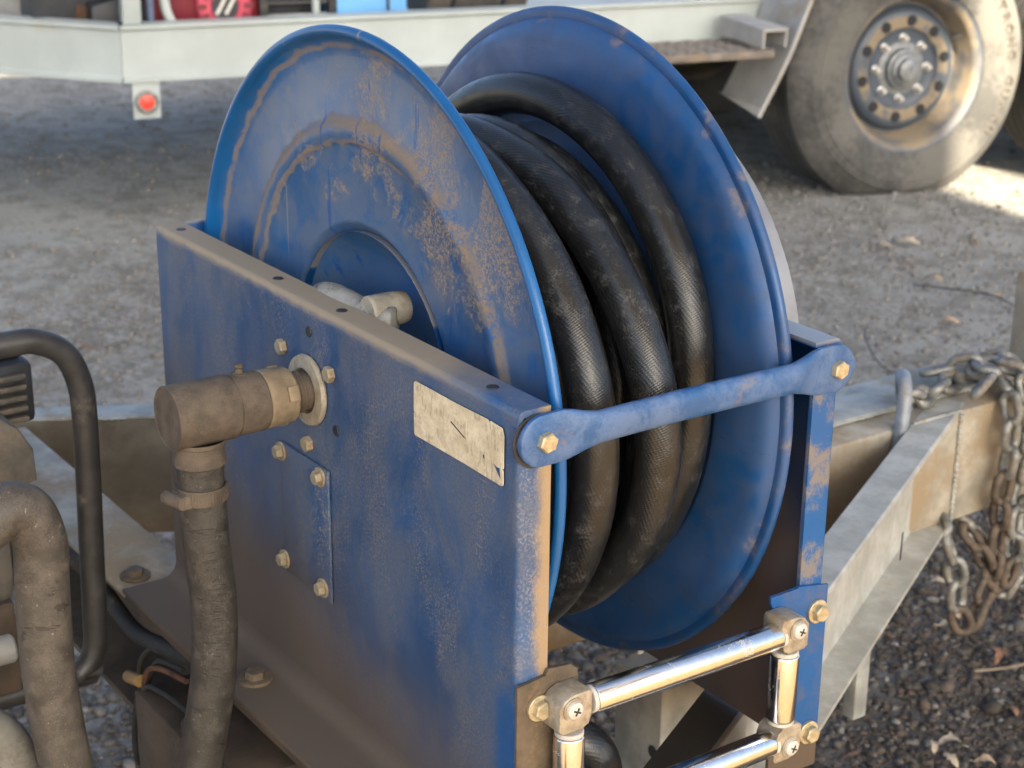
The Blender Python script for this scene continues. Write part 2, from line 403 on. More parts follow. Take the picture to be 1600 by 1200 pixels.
def hose_mat(name, col, dustc, amount, weave=True):
    t = NT(name); uv = t.co.outputs['UV']
    sp = t.n('ShaderNodeSeparateXYZ'); t.l(uv, sp.inputs[0]); U, V = sp.outputs[0], sp.outputs[1]
    big = t.noise(14, 5, .6); mid = t.noise(70, 5, .7); fine = t.noise(600, 3, .7)
    c = t.mix(t.step(big, .35, .7), tuple(v*.7 for v in col), col)
    g = t.step(t.math('ADD', t.math('MULTIPLY', mid, .6), t.math('MULTIPLY', fine, .4)), .62-amount*.35, .80-amount*.25)
    c = t.mix(t.math('MULTIPLY', g, .85), c, dustc)
    if weave:
        # helical fabric imprint of the hose wrapping
        a = t.math('SINE', t.math('MULTIPLY', t.math('ADD', U, t.math('MULTIPLY', V, .020)), 2*math.pi/.0026))
        b = t.math('SINE', t.math('MULTIPLY', t.math('SUBTRACT', t.math('MULTIPLY', U, 1.0), t.math('MULTIPLY', V, .140)), 2*math.pi/.0052))
        h = t.math('ADD', t.math('MULTIPLY', t.math('MULTIPLY', a, b), .45), t.math('MULTIPLY', fine, .5))
        t.bump(t.math('MULTIPLY', h, t.math('ADD', t.step(t.noise(9, 3, .6), .40, .60), .35)), .24, .0006)
    else:
        ck = t.step(t.noise(1, 3, .6, t.map('UV', (150, 3.5, 1)), dist=.8), .60, .63)
        ck = t.math('MULTIPLY', ck, t.step(t.noise(12, 2, .5), .40, .55))
        spot = t.step(t.noise(330, 2, .5), .70, .74); c = t.mix(t.math('MULTIPLY', spot, .6), c, tuple(min(1, v*2.2) for v in dustc))
        c = t.mix(t.math('MULTIPLY', ck, .6), c, (.02, .016, .012))
        t.bump(t.math('SUBTRACT', t.math('ADD', t.math('MULTIPLY', fine, .7), t.math('MULTIPLY', mid, .5)), t.math('MULTIPLY', ck, 1.2)), .55, .0012)
    return t.out(c, t.fmix(g, .30 if weave else .5, .78), 0, .5)
M['hose'] = hose_mat('black_rubber_hose', (.0140, .0150, .0160), (.068, .069, .068), .36)
M['hose_brown'] = hose_mat('mud_covered_hose', (.062, .053, .043), (.118, .098, .077), .60, False)
M['hose_grey'] = hose_mat('dusty_grey_hose', (.040, .036, .031), (.088, .075, .061), .50, False)

# ------------------------------------------------------------------ setting: ground
GZ = -0.80
def ground_mat():
    t = NT('gravel_ground')
    v1 = t.voro(85, out='Color'); sep = t.n('ShaderNodeSeparateColor'); t.l(v1, sep.inputs[0])
    d1 = t.voro(85); big = t.noise(1.3, 5, .6); mid = t.noise(11, 6, .72); fine = t.noise(240, 4, .7)
    c = t.mix(sep.outputs[0], (.14, .127, .105), (.36, .345, .315))
    c = t.mix(t.step(big, .35, .65), c, (.32, .31, .28))
    c = t.mix(t.math('MULTIPLY', t.step(mid, .46, .60), .55), c, (.125, .112, .090))
    c = t.mix(t.math('MULTIPLY', t.step(fine, .5, .7), .35), c, (.36, .34, .31))
    X, Y, Z = t.xyz()
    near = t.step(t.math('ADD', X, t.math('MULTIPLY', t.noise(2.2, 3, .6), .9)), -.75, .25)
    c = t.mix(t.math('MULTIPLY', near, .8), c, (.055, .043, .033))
    # unseen ground coloured golden to stand for sunlit bounce on the rollers
    c = t.mix(t.math('MULTIPLY', t.step(t.math('ADD', X, t.math('MULTIPLY', big, .5)), .55, 1.1), .9), c, (.26, .165, .075))
    t.bump(t.math('ADD', t.math('MULTIPLY', d1, -1.0), t.math('MULTIPLY', fine, .5)), .6, .008)
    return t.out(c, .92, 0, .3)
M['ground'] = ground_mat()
def gz(x, y):
    return GZ + .018*mnoise.noise(Vector((x*1.1, y*1.1, 3))) + .008*mnoise.noise(Vector((x*4, y*4, 7)))
def ground():
    bm = bmesh.new(); S = []
    def axis(lo, hi, step, far):
        a = [lo+i*step for i in range(int((hi-lo)/step)+1)]
        return [lo-far, lo-far*.3, lo-3] + a + [hi+3, hi+far*.3, hi+far]
    xs = axis(-6, 1.6, .06, 120); ys = axis(-1.4, 6.0, .06, 120)
    V = [[bm.verts.new((x, y, gz(x, y) if (-6 < x < 1.6 and -1.4 < y < 6) else GZ)) for y in ys] for x in xs]
    for i in range(len(xs)-1):
        for j in range(len(ys)-1): bm.faces.new((V[i][j], V[i+1][j], V[i+1][j+1], V[i][j+1]))
    me = bpy.data.meshes.new('ground'); bm.to_mesh(me); bm.free()
    me.polygons.foreach_set('use_smooth', [True]*len(me.polygons))
    o = bpy.data.objects.new('ground', me); me.materials.append(M['ground']); sc.collection.objects.link(o)
    tag(o, 'grey brown gravel yard floor', 'ground', kind='structure')
ground()

# unseen slabs added to block the sun; a gap lets one strip through
def blocker():
    a_ = Vector((0.977, -0.211, 0)); q_ = Vector((0.211, 0.977, 0))
    mat = mat_simple('blocker_grey', (.42, .42, .41), .5, .2, .2, 3)
    mb = MB(); zc = 5.5; sh = (zc-GZ)/math.tan(SUN_EL)
    for (a0, a1, q0, q1) in ((sh-6.3, sh+.55, -3.0, 3.012), (sh-6.3, sh+.55, 3.37, 4.6)):
        c = a_*((a0+a1)/2) + q_*((q0+q1)/2) + Vector((0, 0, zc))
        mb.obox(c, a_, q_, (0, 0, 1), (a1-a0)/2, (q1-q0)/2, .03)
    o = mb.build('sun_blocker', mat); tag(o, 'added unseen slabs blocking the sun', 'blocker', kind='structure')
blocker()

# loose stones, real geometry
def stones():
    t = NT('gravel_stones')
    at = t.n('ShaderNodeAttribute', attribute_name='tint'); fac = at.outputs['Fac']
    rp = t.n('ShaderNodeValToRGB'); e = rp.color_ramp.elements
    e[0].position = 0; e[0].color = (.034, .027, .021, 1); e[1].position = 1; e[1].color = (.27, .245, .215, 1)
    for p, c in ((.3, (.060, .048, .038)), (.55, (.085, .074, .063)), (.80, (.100, .066, .045)), (.93, (.135, .122, .105))):
        k = e.new(p); k.color = (*c, 1)
    t.l(fac, rp.inputs[0])
    c = t.mix(t.math('MULTIPLY', t.step(t.noise(160, 4, .7), .45, .65), .35), rp.outputs[0], (.13, .112, .09))
    far = t.math('MULTIPLY', t.step(t.math('SUBTRACT', t.xyz()[0], t.math('MULTIPLY', t.noise(2.2, 3, .6), .8)), -1.0, -2.2), .55)
    c = t.mix(far, c, (.27, .255, .23))
    t.bump(t.noise(500, 3, .6), .4, .0015); mat = t.out(c, .85, 0, .35)
    # base shapes
    b = bmesh.new(); bmesh.ops.create_icosphere(b, subdivisions=1, radius=1.0)
    sv = [v.co.copy() for v in b.verts]; sf = [[v.index for v in f.verts] for f in b.faces]; b.free()
    rnd = random.Random(5); verts = []; faces = []; tint = []
    def add(x, y, s):
        a = rnd.uniform(0, 6.28); ca, sa = math.cos(a), math.sin(a)
        sx, sy, sz = s*rnd.uniform(.8, 1.5), s*rnd.uniform(.7, 1.1), s*rnd.uniform(.45, .85)
        tx, ty = rnd.uniform(-.35, .35), rnd.uniform(-.35, .35); base = len(verts)
        ox = rnd.uniform(0, 50); z0 = gz(x, y)+sz*.25; tt = rnd.random()
        for v in sv:
            k = 1+.34*mnoise.noise(v*1.2+Vector((ox, ox, 0)))
            px, py, pz = v.x*sx*k, v.y*sy*k, v.z*sz*k; pz += px*tx+py*ty
            verts.append((x+px*ca-py*sa, y+px*sa+py*ca, z0+pz)); tint.append(tt)
        for f in sf: faces.append([i+base for i in f])
    from math import sqrt
    def scatter(n, x0, x1, y0, y1, s0, s1, keep=lambda x, y: True):
        for _ in range(n):
            x, y = rnd.uniform(x0, x1), rnd.uniform(y0, y1)
            if keep(x, y):
                u = rnd.random(); add(x, y, s0+(s1-s0)*u**3)
    def dist(x, y): return sqrt((x-CAM.x)**2+(y-CAM.y)**2)
    scatter(26000, -1.2, .2, .55, 2.0, .0030, .0085)
    scatter(1500, -1.2, .2, .55, 2.0, .006, .014)
    scatter(60, -1.2, .2, .55, 2.0, .013, .022)
    scatter(7000, -1.6, -.3, -.25, .8, .0045, .012)
    scatter(13000, -3.0, -.6, .1, 3.8, .0035, .009)
    scatter(500, -3.2, -.6, .1, 3.8, .008, .014)
    scatter(2500, -5.5, -2.0, -.3, 4.6, .006, .014)
    me = bpy.data.meshes.new('gravel'); me.from_pydata(verts, [], faces)
    at = me.attributes.new('tint', 'FLOAT', 'POINT'); at.data.foreach_set('value', tint)
    me.polygons.foreach_set('use_smooth', [True]*len(me.polygons))
    o = bpy.data.objects.new('gravel', me); me.materials.append(mat); sc.collection.objects.link(o)
    tag(o, 'loose grey and brown gravel stones covering the yard', 'gravel', kind='stuff')
stones()

# ------------------------------------------------------------------ shared small hardware (local +Z is outward)
def hw(fn):
    mb = MB(); fn(mb); return mb.mesh('hardware')
def bolt_me(r, h, wr=0.0, wt=.0018, rot=0.0):
    mb = MB()
    if wr: mb.disc((0, 0, 0), (0, 0, 1), wr, wt)
    mb.hexagon((0, 0, wt if wr else 0), (0, 0, 1), r, h, rot)
    return mb.mesh('bolt', 30)
def copy_me(me, mat):
    m2 = me.copy(); m2.materials.clear(); m2.materials.append(mat); return m2
BOLT = copy_me(bolt_me(.0072, .0055), M['bolt'])
BOLT_W = copy_me(bolt_me(.0072, .0058, .0098, .0025), M['bolt'])
BOLT_D = copy_me(bolt_me(.0058, .0048, .0082, .0018), M['bolt_dusty'])
BOLT_P = copy_me(bolt_me(.0066, .0055, .0, .0, .3), M['bolt_dusty'])
BOLT_B = copy_me(bolt_me(.0090, .0060, .0150, .0030), M['bolt_brown'])
def screw_me():
    mb = MB(); mb.lathe([(.0001, .0036), (.004, .0032), (.0062, .0020), (.0068, 0), (.0001, 0)], axis='Z', n=24)
    return mb.mesh('screw', 40)
SCREW = copy_me(screw_me(), M['nylon'])
def cross_me():
    mb = MB(); mb.box(-.0030, .0030, -.0006, .0006, .0030, .0039); mb.box(-.0006, .0006, -.0031, .0031, .0030, .00395)
    return mb.mesh('recess')
CROSS = copy_me(cross_me(), M['dark'])
HOLE = copy_me(hw(lambda mb: mb.lathe([(.0001, .0006), (.0040, .0006), (.0046, 0.0)], axis='Z', n=20)), M['blackplastic'])

# ------------------------------------------------------------------ the hose reel
xL, xR, zt, zb, W, wf, tk = -.2868, .2879, .0703, -.278, .2907, .0261, .004
Y1, Y2, RF = .0534, .2422, .2800
reel = root('hose_reel', (0, W/2, -.283))
tag(reel, 'large blue steel hose reel caked in brown dust, between two side panels', 'hose reel')

def round_corner(p, a, b, r, n=5):
    """2D fillet at p between directions to a and b"""
    p, a, b = Vector(p), Vector(a), Vector(b); da, db = (a-p).normalized(), (b-p).normalized()
    ang = da.angle(db); d = r/math.tan(ang/2); c = p + (da+db).normalized()*(r/math.sin(ang/2)); out = []
    s0, s1 = p+da*d-c, p+db*d-c; tot = s0.angle_signed(s1)
    for i in range(n+1):
        k = -tot*i/n; out.append((c.x+s0.x*math.cos(k)-s0.y*math.sin(k), c.y+s0.x*math.sin(k)+s0.y*math.cos(k)))
    return out
def side_panel(near):
    mb = MB(); sgn = 1 if near else -1; y0 = 0 if near else W
    def Yv(v): return y0 + sgn*v
    # top flange with rounded bend
    out = [(wf, zt)] + round_corner((0, zt), (1, zt), (0, -1), .005) + [(0, zt-.012)]
    inn = [(tk, zt-.012), (tk, zt-tk-.001), (wf, zt-tk)]
    mb.prism([(Yv(a), b) for a, b in out+inn], 'X', xL, xR-.0012)
    # wall sheet with a finely rippled hand-bent face
    nx, nz = 28, 18; g0 = []; g1 = []
    za, zb2 = (zb+.016 if near else zb-.004), zt-.012
    for i in range(nx+1):
        ra, rb = [], []
        for j in range(nz+1):
            x = xL + (xR-.008-xL)*i/nx; z = za + (zb2-za)*j/nz
            w = .0010*mnoise.noise(Vector((x*7, z*7, 1.7 if near else 5)))*min(1, i/2, (nx-i)/2, j/2, (nz-j)/2)
            ra.append(mb.bm.verts.new((x, Yv(0-w), z))); rb.append(mb.bm.verts.new((x, Yv(tk-w), z)))
        g0.append(ra); g1.append(rb)
    for i in range(nx):
        for j in range(nz):
            mb.bm.faces.new((g0[i][j], g0[i+1][j], g0[i+1][j+1], g0[i][j+1]))
            mb.bm.faces.new((g1[i][j], g1[i][j+1], g1[i+1][j+1], g1[i+1][j]))
    # foot bend turned outwards
    arc = [(-.016+.016*math.cos(a), zb+.016-.016*math.sin(a)) for a in [math.pi/2*k/7 for k in range(8)]]
    arc2 = [(-.016+.020*math.cos(a), zb+.016-.020*math.sin(a)) for a in [math.pi/2*k/7 for k in range(8)]]
    poly = arc + [(-.056, zb)] + [(-.056, zb-tk)] + arc2[::-1]
    if near: mb.prism([(Yv(a), b) for a, b in poly], 'X', xL, xR-.008)
    # front flange with rounded bend, uneven dirty edge
    o2 = [(xR-.008, 0)] + round_corner((xR, 0), (xR-1, 0), (xR, 1), .005) + [(xR, wf), (xR-tk, wf), (xR-tk, tk+.001), (xR-.008, tk)]
    mb.prism([(a, Yv(b)) for a, b in o2], 'Z', zb-tk, zt-.0125)
    # rear lip
    mb.prism([(xL, Yv(tk+.0003)), (xL, Yv(wf)), (xL+tk, Yv(wf)), (xL+tk, Yv(tk+.0003))], 'Z', zb, zt-tk-.0005)
    return mb.build('side_panel', M['panel'] if near else M['inside'], reel, 40)
pn = side_panel(True); pf = side_panel(False)
pn['label'] = 'near blue side panel with worn paper label and swivel joint'
pf['label'] = 'far side panel, brown dirt on its inner face'
mb = MB(); mb.box(xL-.003, xL-.0003, .001, W-.001, zb+.02, zt-.001, .0008)
mb.build('back_panel', M['inside'], reel)
for x, z in ((-.262, 0), (-.075, 0), (.030, 0), (.237, 0)):
    inst(HOLE, 'hole', None, reel, Matrix.Translation((x, .0135, zt+.0002)))
for x in (.232, .05): inst(HOLE, 'hole', None, reel, Matrix.Translation((x, W-.0135, zt+.0002)))
for x, z in ((.001, .048), (.041, -.022)):
    inst(HOLE, 'hole', None, reel, axis_mat((x, -.0003, z), (0, -1, 0)))
# flanges: lathe profile; outward = -1 for near
def flange(yc, outw, mat, nm):
    P = [(.018, -.032), (.078, -.032), (.089, -.0305), (.098, -.0265), (.106, -.0205), (.113, -.0130), (.119, -.0066), (.1238, -.0016), (.1252, -.0003), (.1275, 0), (.1850, 0), (.1880, .0016), (.1905, .0042),
         (.2000, .0046), (.2035, .0040), (.2070, .0008), (.2100, 0), (.2540, 0), (.2620, .0012), (.2680, .0045), (.2712, .0090)]
    for k in range(9):                                    # rolled lip
        a = R(-50+230*k/8)
        P.append((.2757+.0043*math.sin(a), .0100+.0043*math.cos(a)))
    Pb = [(r, h-.0028) for r, h in P[:21]]
    prof = [(r, yc+outw*h) for r, h in P] + [(r, yc+outw*h) for r, h in Pb[::-1]]
    mb = MB(); mb.lathe(prof, axis='Y', n=144, close_prof=True)
    return mb.build(nm, mat, reel, 45)
fn_ = flange(Y1, -1, M['flange'], 'flange'); fn_['label'] = 'near round flange with dust rings and tan mud spray'
ff = flange(Y2, 1, M['flange_far'], 'flange'); ff['label'] = 'far round flange, scuffed dark blue inner face'
mb = MB(); mb.lathe([(.118, Y1+.001), (.118, Y2-.001)], axis='Y', n=64); mb.build('drum', M['inside'], reel)
mb = MB(); mb.lathe([(.0001, -.004), (.017, -.004), (.017, W+.03), (.0001, W+.03)], axis='Y', n=32); mb.build('axle', M['caked'], reel)
# round chain guard outside the far panel
mb = MB(); mb.lathe([(.0001, W+.026), (.2030, W+.026), (.2065, W+.0285), (.2072, W+.033), (.2072, W+.0395), (.2050, W+.042), (.0001, W+.042)], axis='Y', n=96)
g = mb.build('chain_guard', mat_simple('blue_grey_guard', (.24, .255, .29), .55, .1, .25, 18, .25, (.24, .215, .18)), reel, 40); g['label'] = 'round grey guard behind the far panel'
# riser elbow in the hub
mb = MB()
mb.tube(crom([(-.046, .0345, .052), (-.036, .034, .062), (-.012, .034, .0655), (.020, .035, .0640), (.045, .038, .0620), (.056, .046, .062)], 6),
        [.006]+[.0095]*4+[.0115]*22+[.0125]*3+[.011], 18)
e1 = mb.build('riser_elbow', mat_simple('pale_pipe_black_smears', (.31, .30, .265), .6, .1, .2, 60, .5, (.035, .033, .03), .3, 300, .001), reel)
e1['label'] = 'pale pipe elbow with black smears in the hub'
mb = MB(); mb.lathe([(.0001, .030), (.0120, .030), (.0135, .032), (.0135, .054), (.0128, .060), (.0118, .064), (.0001, .064)], (.040, 0, .0680), 'Y', 28)
mb.build('pipe_nipple', M['washer'], e1)

# crossbar: tube with flattened ends
def crossbar():
    mb = MB(); yA, yB = .0155, W-.0105; rings = []
    zc0 = .0496; n = 28
    ts = [-.0185, -.0178, -.0160, -.013, -.009, -.004, .006, .016, .024, .034, .044]
    ys = [yA+t for t in ts] + [yA+.044+(yB-yA-.088)*k/10 for k in range(1, 10)] + [yB-t for t in reversed(ts)]
    for y in ys:
        e = min(y-yA, yB-y)
        hh = .0185; 
        if e < 0: hh = math.sqrt(max(1e-8, .0187**2-e*e))
        k = min(1, max(0, (e-.014)/.032)); k = k*k*(3-2*k)
        hz = hh*(1-k)+.0113*k; hx = .0030*(1-k)+.0066*k
        xc = xR+.0012+.0030+.0022*k
        zc = zc0 + .0018*math.sin(math.pi*(y-yA)/(yB-yA))
        p = 2.6+2.6*(1-k)
        ring = []
        for q in range(n):
            a = 2*math.pi*q/n; ca, sa = math.cos(a), math.sin(a)
            ring.append((xc+hx*math.copysign(abs(ca)**(2/p), ca), y, zc+hz*math.copysign(abs(sa)**(2/2.0), sa)))
        rings.append(ring)
    mb.loft(rings); return mb.build('crossbar', M['bar'], reel, 50)
cb = crossbar()
mb = MB(); mb.disc((xR+.0001, .0135, .0485), (1, 0, 0), .0190, .0011, 40); mb.build('spacer', M['blacktube'], cb)
inst(BOLT, 'bolt', None, cb, axis_mat((xR+.0072, .0162, .0496), (1, 0, 0), (0, .3, 1)))
inst(BOLT, 'bolt', None, cb, axis_mat((xR+.0072, W-.0099, .0496), (1, 0, 0), (0, .1, 1)))

# roller guide at the front
def plate(poly, x0, mat, nm):
    mb = MB(); mb.prism(poly, 'X', x0, x0+.003, .0006); return mb.build(nm, mat, reel)
nb = plate([(-.0015, -.300), (-.0015, -.1290), (.0225, -.1275), (.0240, -.1225), (.0440, -.1245), (.0495, -.1290), (.0510, -.1360), (.0510, -.2700), (.0240, -.2720), (.0240, -.300)],
           xR+.0006, M['brown_plate'], 'roller_bracket')
fbm = NT('blue_bracket'); X_, Y_, Z_ = fbm.xyz()
fbc = fbm.mix(fbm.math('MULTIPLY', fbm.step(fbm.noise(60, 5, .7), .45, .7), .4), BLUE, (.14, .10, .075))
fbc = fbm.mix(fbm.step(fbm.math('ADD', Z_, fbm.math('MULTIPLY', fbm.noise(50, 3, .6), .03)), -.232, -.250), fbc, (.10, .075, .055))
fb_mat = fbm.out(fbc, .5)
fb = plate([(.2400, -.2900), (.2400, -.1500), (.2372, -.1430), (.2350, -.1360), (.2322, -.1300), (.2322, -.1250), (.2590, -.1255), (.2600, -.1240), (.2922, -.1300), (.2922, -.2900)],
           xR+.0006, fb_mat, 'roller_bracket')
nb['label'] = 'near roller bracket coated in brown dust'; fb['label'] = 'far roller bracket in blue paint'
inst(BOLT_W, 'bolt', None, reel, axis_mat((xR+.0037, .0162, -.1497), (1, 0, 0), (0, .25, 1)))
inst(BOLT_W, 'bolt', None, reel, axis_mat((xR+.0037, W-.0099, -.1497), (1, 0, 0), (0, -.15, 1)))
inst(BOLT_W, 'bolt', None, reel, axis_mat((xR+.0037, W-.0099, -.2568), (1, 0, 0), (0, .4, 1)))
inst(BOLT_W, 'bolt', None, reel, axis_mat((xR+.0037, .0162, -.2568), (1, 0, 0), (0, .4, 1)))
XR = xR+.0170
def roller(c0, c1, rad, nm='roller', gold=False):
    c0, c1 = Vector(c0), Vector(c1); d = (c1-c0).normalized(); L = (c1-c0).length
    mb = MB(); mb.tube([c0, c0+d*.0008, c0+d*.0016, c0+d*(L*.5), c1-d*.0016, c1-d*.0008, c1], [rad-.0012, rad-.0003, rad, rad, rad, rad-.0003, rad-.0012], 40)
    o = mb.build(nm, M['chrome'], reel, 50)
    for a, b in ((c0, -d), (c1, d)):
        m2 = MB(); m2.disc(a+b*.0002, b, rad*.93, .0032, 28); m2.build('end_washer', M['nylon'], o)
    return o
ZU, ZL = -.1490, -.2425; YN, YF = .0335, .2370
roller((XR, .0525, ZU+.0012), (XR, .2270, ZU-.0012), .0106)
roller((XR, .0525, ZL), (XR, .2270, ZL), .0106)
roller((XR, YN, ZL+.017), (XR, YN, ZU-.0205), .0112)
roller((XR, YF, ZL+.019), (XR, YF, ZU-.0185), .0112)
def block(y, z, s, up):
    """cast corner block holding two roller pins; s=+1 opens to +Y, up=+1 upper corner"""
    mb = MB(); x0, x1 = xR+.0038, xR+.0255
    poly = [(-.0135, -.012), (-.0135, .006), (-.009, .0115), (-.002, .0145), (.0125, .0145), (.0145, .012), (.0145, -.006), (.010, -.0105), (.0075, -.0150), (-.010, -.0150)]
    P = [(y+s*a, z+up*b) for a, b in poly]
    mb.prism(P, 'X', x0, x1, .0016)
    mb.disc((x1-.0005, y-s*.002, z+up*.0035), (1, 0, 0), .0088, .0016, 28)
    o = mb.build('corner_block', M['cast'], reel, 40)
    mt = axis_mat((x1+.0011, y-s*.002, z+up*.0035), (1, 0, 0), (0, .5, 1))
    s_ = inst(SCREW, 'screw', None, o, mt); inst(CROSS, 'recess', None, s_, None)
    return o
block(YN-.001, ZU, 1, 1); block(YF+.002, ZU, -1, 1); block(YF+.002, ZL, -1, -1); block(YN-.001, ZL, 1, -1)

# swivel joint on the near panel
mb = MB(); mb.lathe([(.0178, -.0006), (.0285, -.0006), (.0290, -.002), (.0280, -.0052), (.0185, -.0058), (.0178, -.004)], axis='Y', n=48, close_prof=True)
mb.build('swivel_washer', M['washer'], reel)
for a, rr in ((151, .049), (33, .043), (266, .047)):
    inst(BOLT_P, 'bolt', None, reel, axis_mat((rr*math.cos(R(a)), -.0004, rr*math.sin(R(a))), (0, -1, 0), (math.cos(R(a*3)), 0, 1)))
sw = MB(); sw.lathe([(.0155, -.0045), (.0155, -.0250), (.0001, -.0250)], axis='Y', n=40)
for q in range(5): sw.lathe([(.0157, -.010-q*.0028), (.0170, -.0112-q*.0028), (.0157, -.0124-q*.0028)], axis='Y', n=40)
sws = sw.build('swivel_stub', M['caked'], reel)
mb = MB(); mb.lathe([(.0150, -.0185), (.0205, -.0190), (.0222, -.0210), (.0226, -.0300), (.0232, -.0310), (.0234, -.0430), (.0222, -.0445), (.0150, -.0445)], axis='Y', n=44)
for k in range(3): mb.obox((.0228*math.cos(R(20+120*k)), -.0255, .0228*math.sin(R(20+120*k))), (math.cos(R(20+120*k)), 0, math.sin(R(20+120*k))), (0, 1, 0), (-math.sin(R(20+120*k)), 0, math.cos(R(20+120*k))), .0016, .0045, .006, .0006)
mb.build('swivel_collar', M['tan'], reel)
mb = MB(); mb.lathe([(.0140, -.0446), (.0232, -.0446), (.0240, -.0460), (.0243, -.0690), (.0236, -.0694), (.0236, -.0706), (.0252, -.0712), (.0252, -.0950), (.0252, -.1205), (.0247, -.1213), (.0243, -.1214), (.0238, -.1207), (.0001, -.1210)], axis='Y', n=52)
swb = mb.build('swivel_elbow', M['caked'], reel, 28); swb['label'] = 'mud brown swivel elbow sticking out of the near panel'
mb = MB(); mb.lathe([(.0215, -.020), (.0215, -.0235), (.0190, -.025), (.0200, -.034), (.0205, -.040), (.0175, -.042), (.0168, -.047), (.0001, -.047)], (0, -.0970, 0), 'Z', 40)
mb.build('hose_barb', M['caked'], swb)
mb = MB(); mb.lathe([(.0001, .0320), (.0030, .0318), (.0042, .0300), (.0030, .0285), (.0034, .0250), (.0060, .0246), (.0062, .0225)], (-.002, -.0600, 0), 'Z', 20)
mb.build('grease_nipple', M['caked'], swb)

# small cover plate with four bolts
px0, px1, pz0, pz1 = -.0467, .0195, -.0672, -.1646
mb = MB(); mb.box(px0-.0005, px1+.0115, -.0036, -.0011, pz1-.010, pz0+.008, .0006)
cvm = blue_paint('blue_cover', 'bar'); cp = mb.build('cover_plate', M['panel'], reel); cp['label'] = 'small bolted cover plate below the swivel'
for x in (px0, px1):
    for z in (pz0, pz1): inst(BOLT_D, 'bolt', None, cp, axis_mat((x, -.0037, z), (0, -1, 0), (random.uniform(-1, 1), 0, 1)))
# worn paper label
lt = NT('worn_label')
lc = lt.mix(lt.step(lt.noise(60, 5, .7), .38, .68), (.55, .465, .31), (.74, .66, .48))
XX, YY, ZZ = lt.xyz()
txt = lt.math('MULTIPLY', lt.step(lt.noise(1, 2, .5, lt.map(scale=(330, 1, 90))), .52, .60), lt.math('MULTIPLY', lt.step(lt.noise(1, 2, .4, lt.map(scale=(30, 1, 130), loc=(1, 2, 3))), .46, .54), .38))
lc = lt.mix(txt, lc, (.22, .17, .11))
lc = lt.mix(lt.math('MULTIPLY', lt.step(lt.noise(420, 3, .7), .58, .68), .2), lc, (.20, .15, .09))
lt.out(lc, .7)
def lab(u, v): return (.1599+(.2722-.1599)*u, .0142+(.0547-.0142)*v)
poly = [(0, .03), (.01, 0), (.55, 0), (.965, -.02), (.985, -.02), (1, .01), (.999, .26), (.985, .275), (1.002, .30), (1.004, .88), (.985, 1.0), (.865, 1.02), (.855, .985), (.835, 1.02), (.5, 1.005), (.02, 1.02), (0, .98), (-.004, .45), (.006, .43), (-.003, .41)]
mb = MB(); mb.prism([lab(a, b) for a, b in poly], 'Y', -.0018, -.0012); lb = mb.build('label', lt.m, reel); lb['label'] = 'worn tan paper label, print no longer readable'
mb = MB()
for pts in ([(.905, .30), (.93, .275), (.965, .28), (.975, .10), (.955, .16)],): mb.prism([lab(a, b) for a, b in pts], 'Y', -.0021, -.0019)
mb.build('torn_corner', M['inside'], lb)
for pts in ([(.43, .62), (.435, .64), (.60, .47), (.575, .475)], [(.79, .36), (.80, .37), (.803, .30), (.795, .30)]):
    mb = MB(); mb.prism([lab(a, b) for a, b in pts], 'Y', -.0021, -.0019); mb.build('scratch', M['blackplastic'], lb)
# foot bolts
for x in (-.318, -.0600, .20): inst(BOLT_B, 'bolt', None, reel, Matrix.Translation((x, -.0300, zb+.0002 if x > -.3 else -.2846)) @ Matrix.Rotation(.4, 4, 'Z'))

# ------------------------------------------------------------------ the wound rubber hose
HR = .0172
def hose_path():
    P = []
    def turn(y0, y1, r_fn, a0, a1, n):
        for k in range(n):
            t = k/n; a = a0+(a1-a0)*t
            r, dy = r_fn(a % 360); P.append((r*math.cos(R(a)), y0+(y1-y0)*t+dy, r*math.sin(R(a))))
    # inner layer, flange to flange
    ys = [.074, .108, .143, .178, .213]
    for i in range(5):
        y1 = ys[i+1] if i < 4 else .2145
        turn(ys[i], y1, lambda a: (.152+.005*math.sin(R(a*2+i*40)), 0), 230+360*i, 590+360*i, 40)
    # outer turns, radius by angle (degrees) where the slack shows at the front
    def tab(*kv):
        kv = sorted(((k+360) % 360, v) for k, v in kv); n = len(kv)
        def f(a):
            a %= 360
            for i in range(n):
                k0, v0 = kv[i]; k1, v1 = kv[(i+1) % n]
                span = (k1-k0) % 360; d = (a-k0) % 360
                if d <= span:
                    t = d/span; t = t*t*(3-2*t); return (v0+(v1-v0)*t, 0)
        return f
    turn(.2145, .2135, tab((120, .214), (80, .216), (45, .219), (25, .221), (0, .210), (-40, .205), (230, .200)), 230, 590, 60)
    turn(.2100, .1830, tab((110, .172), (60, .176), (30, .182), (0, .195), (-40, .208), (230, .185)), 230, 590, 60)
    turn(.1800, .1680, tab((110, .184), (60, .186), (30, .194), (0, .212), (-40, .214), (230, .190)), 230, 590, 60)
    turn(.1560, .1330, tab((100, .188), (77, .192), (45, .216), (25, .240), (5, .260), (-15, .252), (-35, .226), (-70, .205), (230, .19)), 230, 590, 60)
    turn(.1080, .0800, tab((90, .202), (56, .214), (29, .234), (5, .249), (-17, .244), (-34, .232), (-70, .212), (230, .20)), 230, 590, 60)
    return P
hp = hose_path()
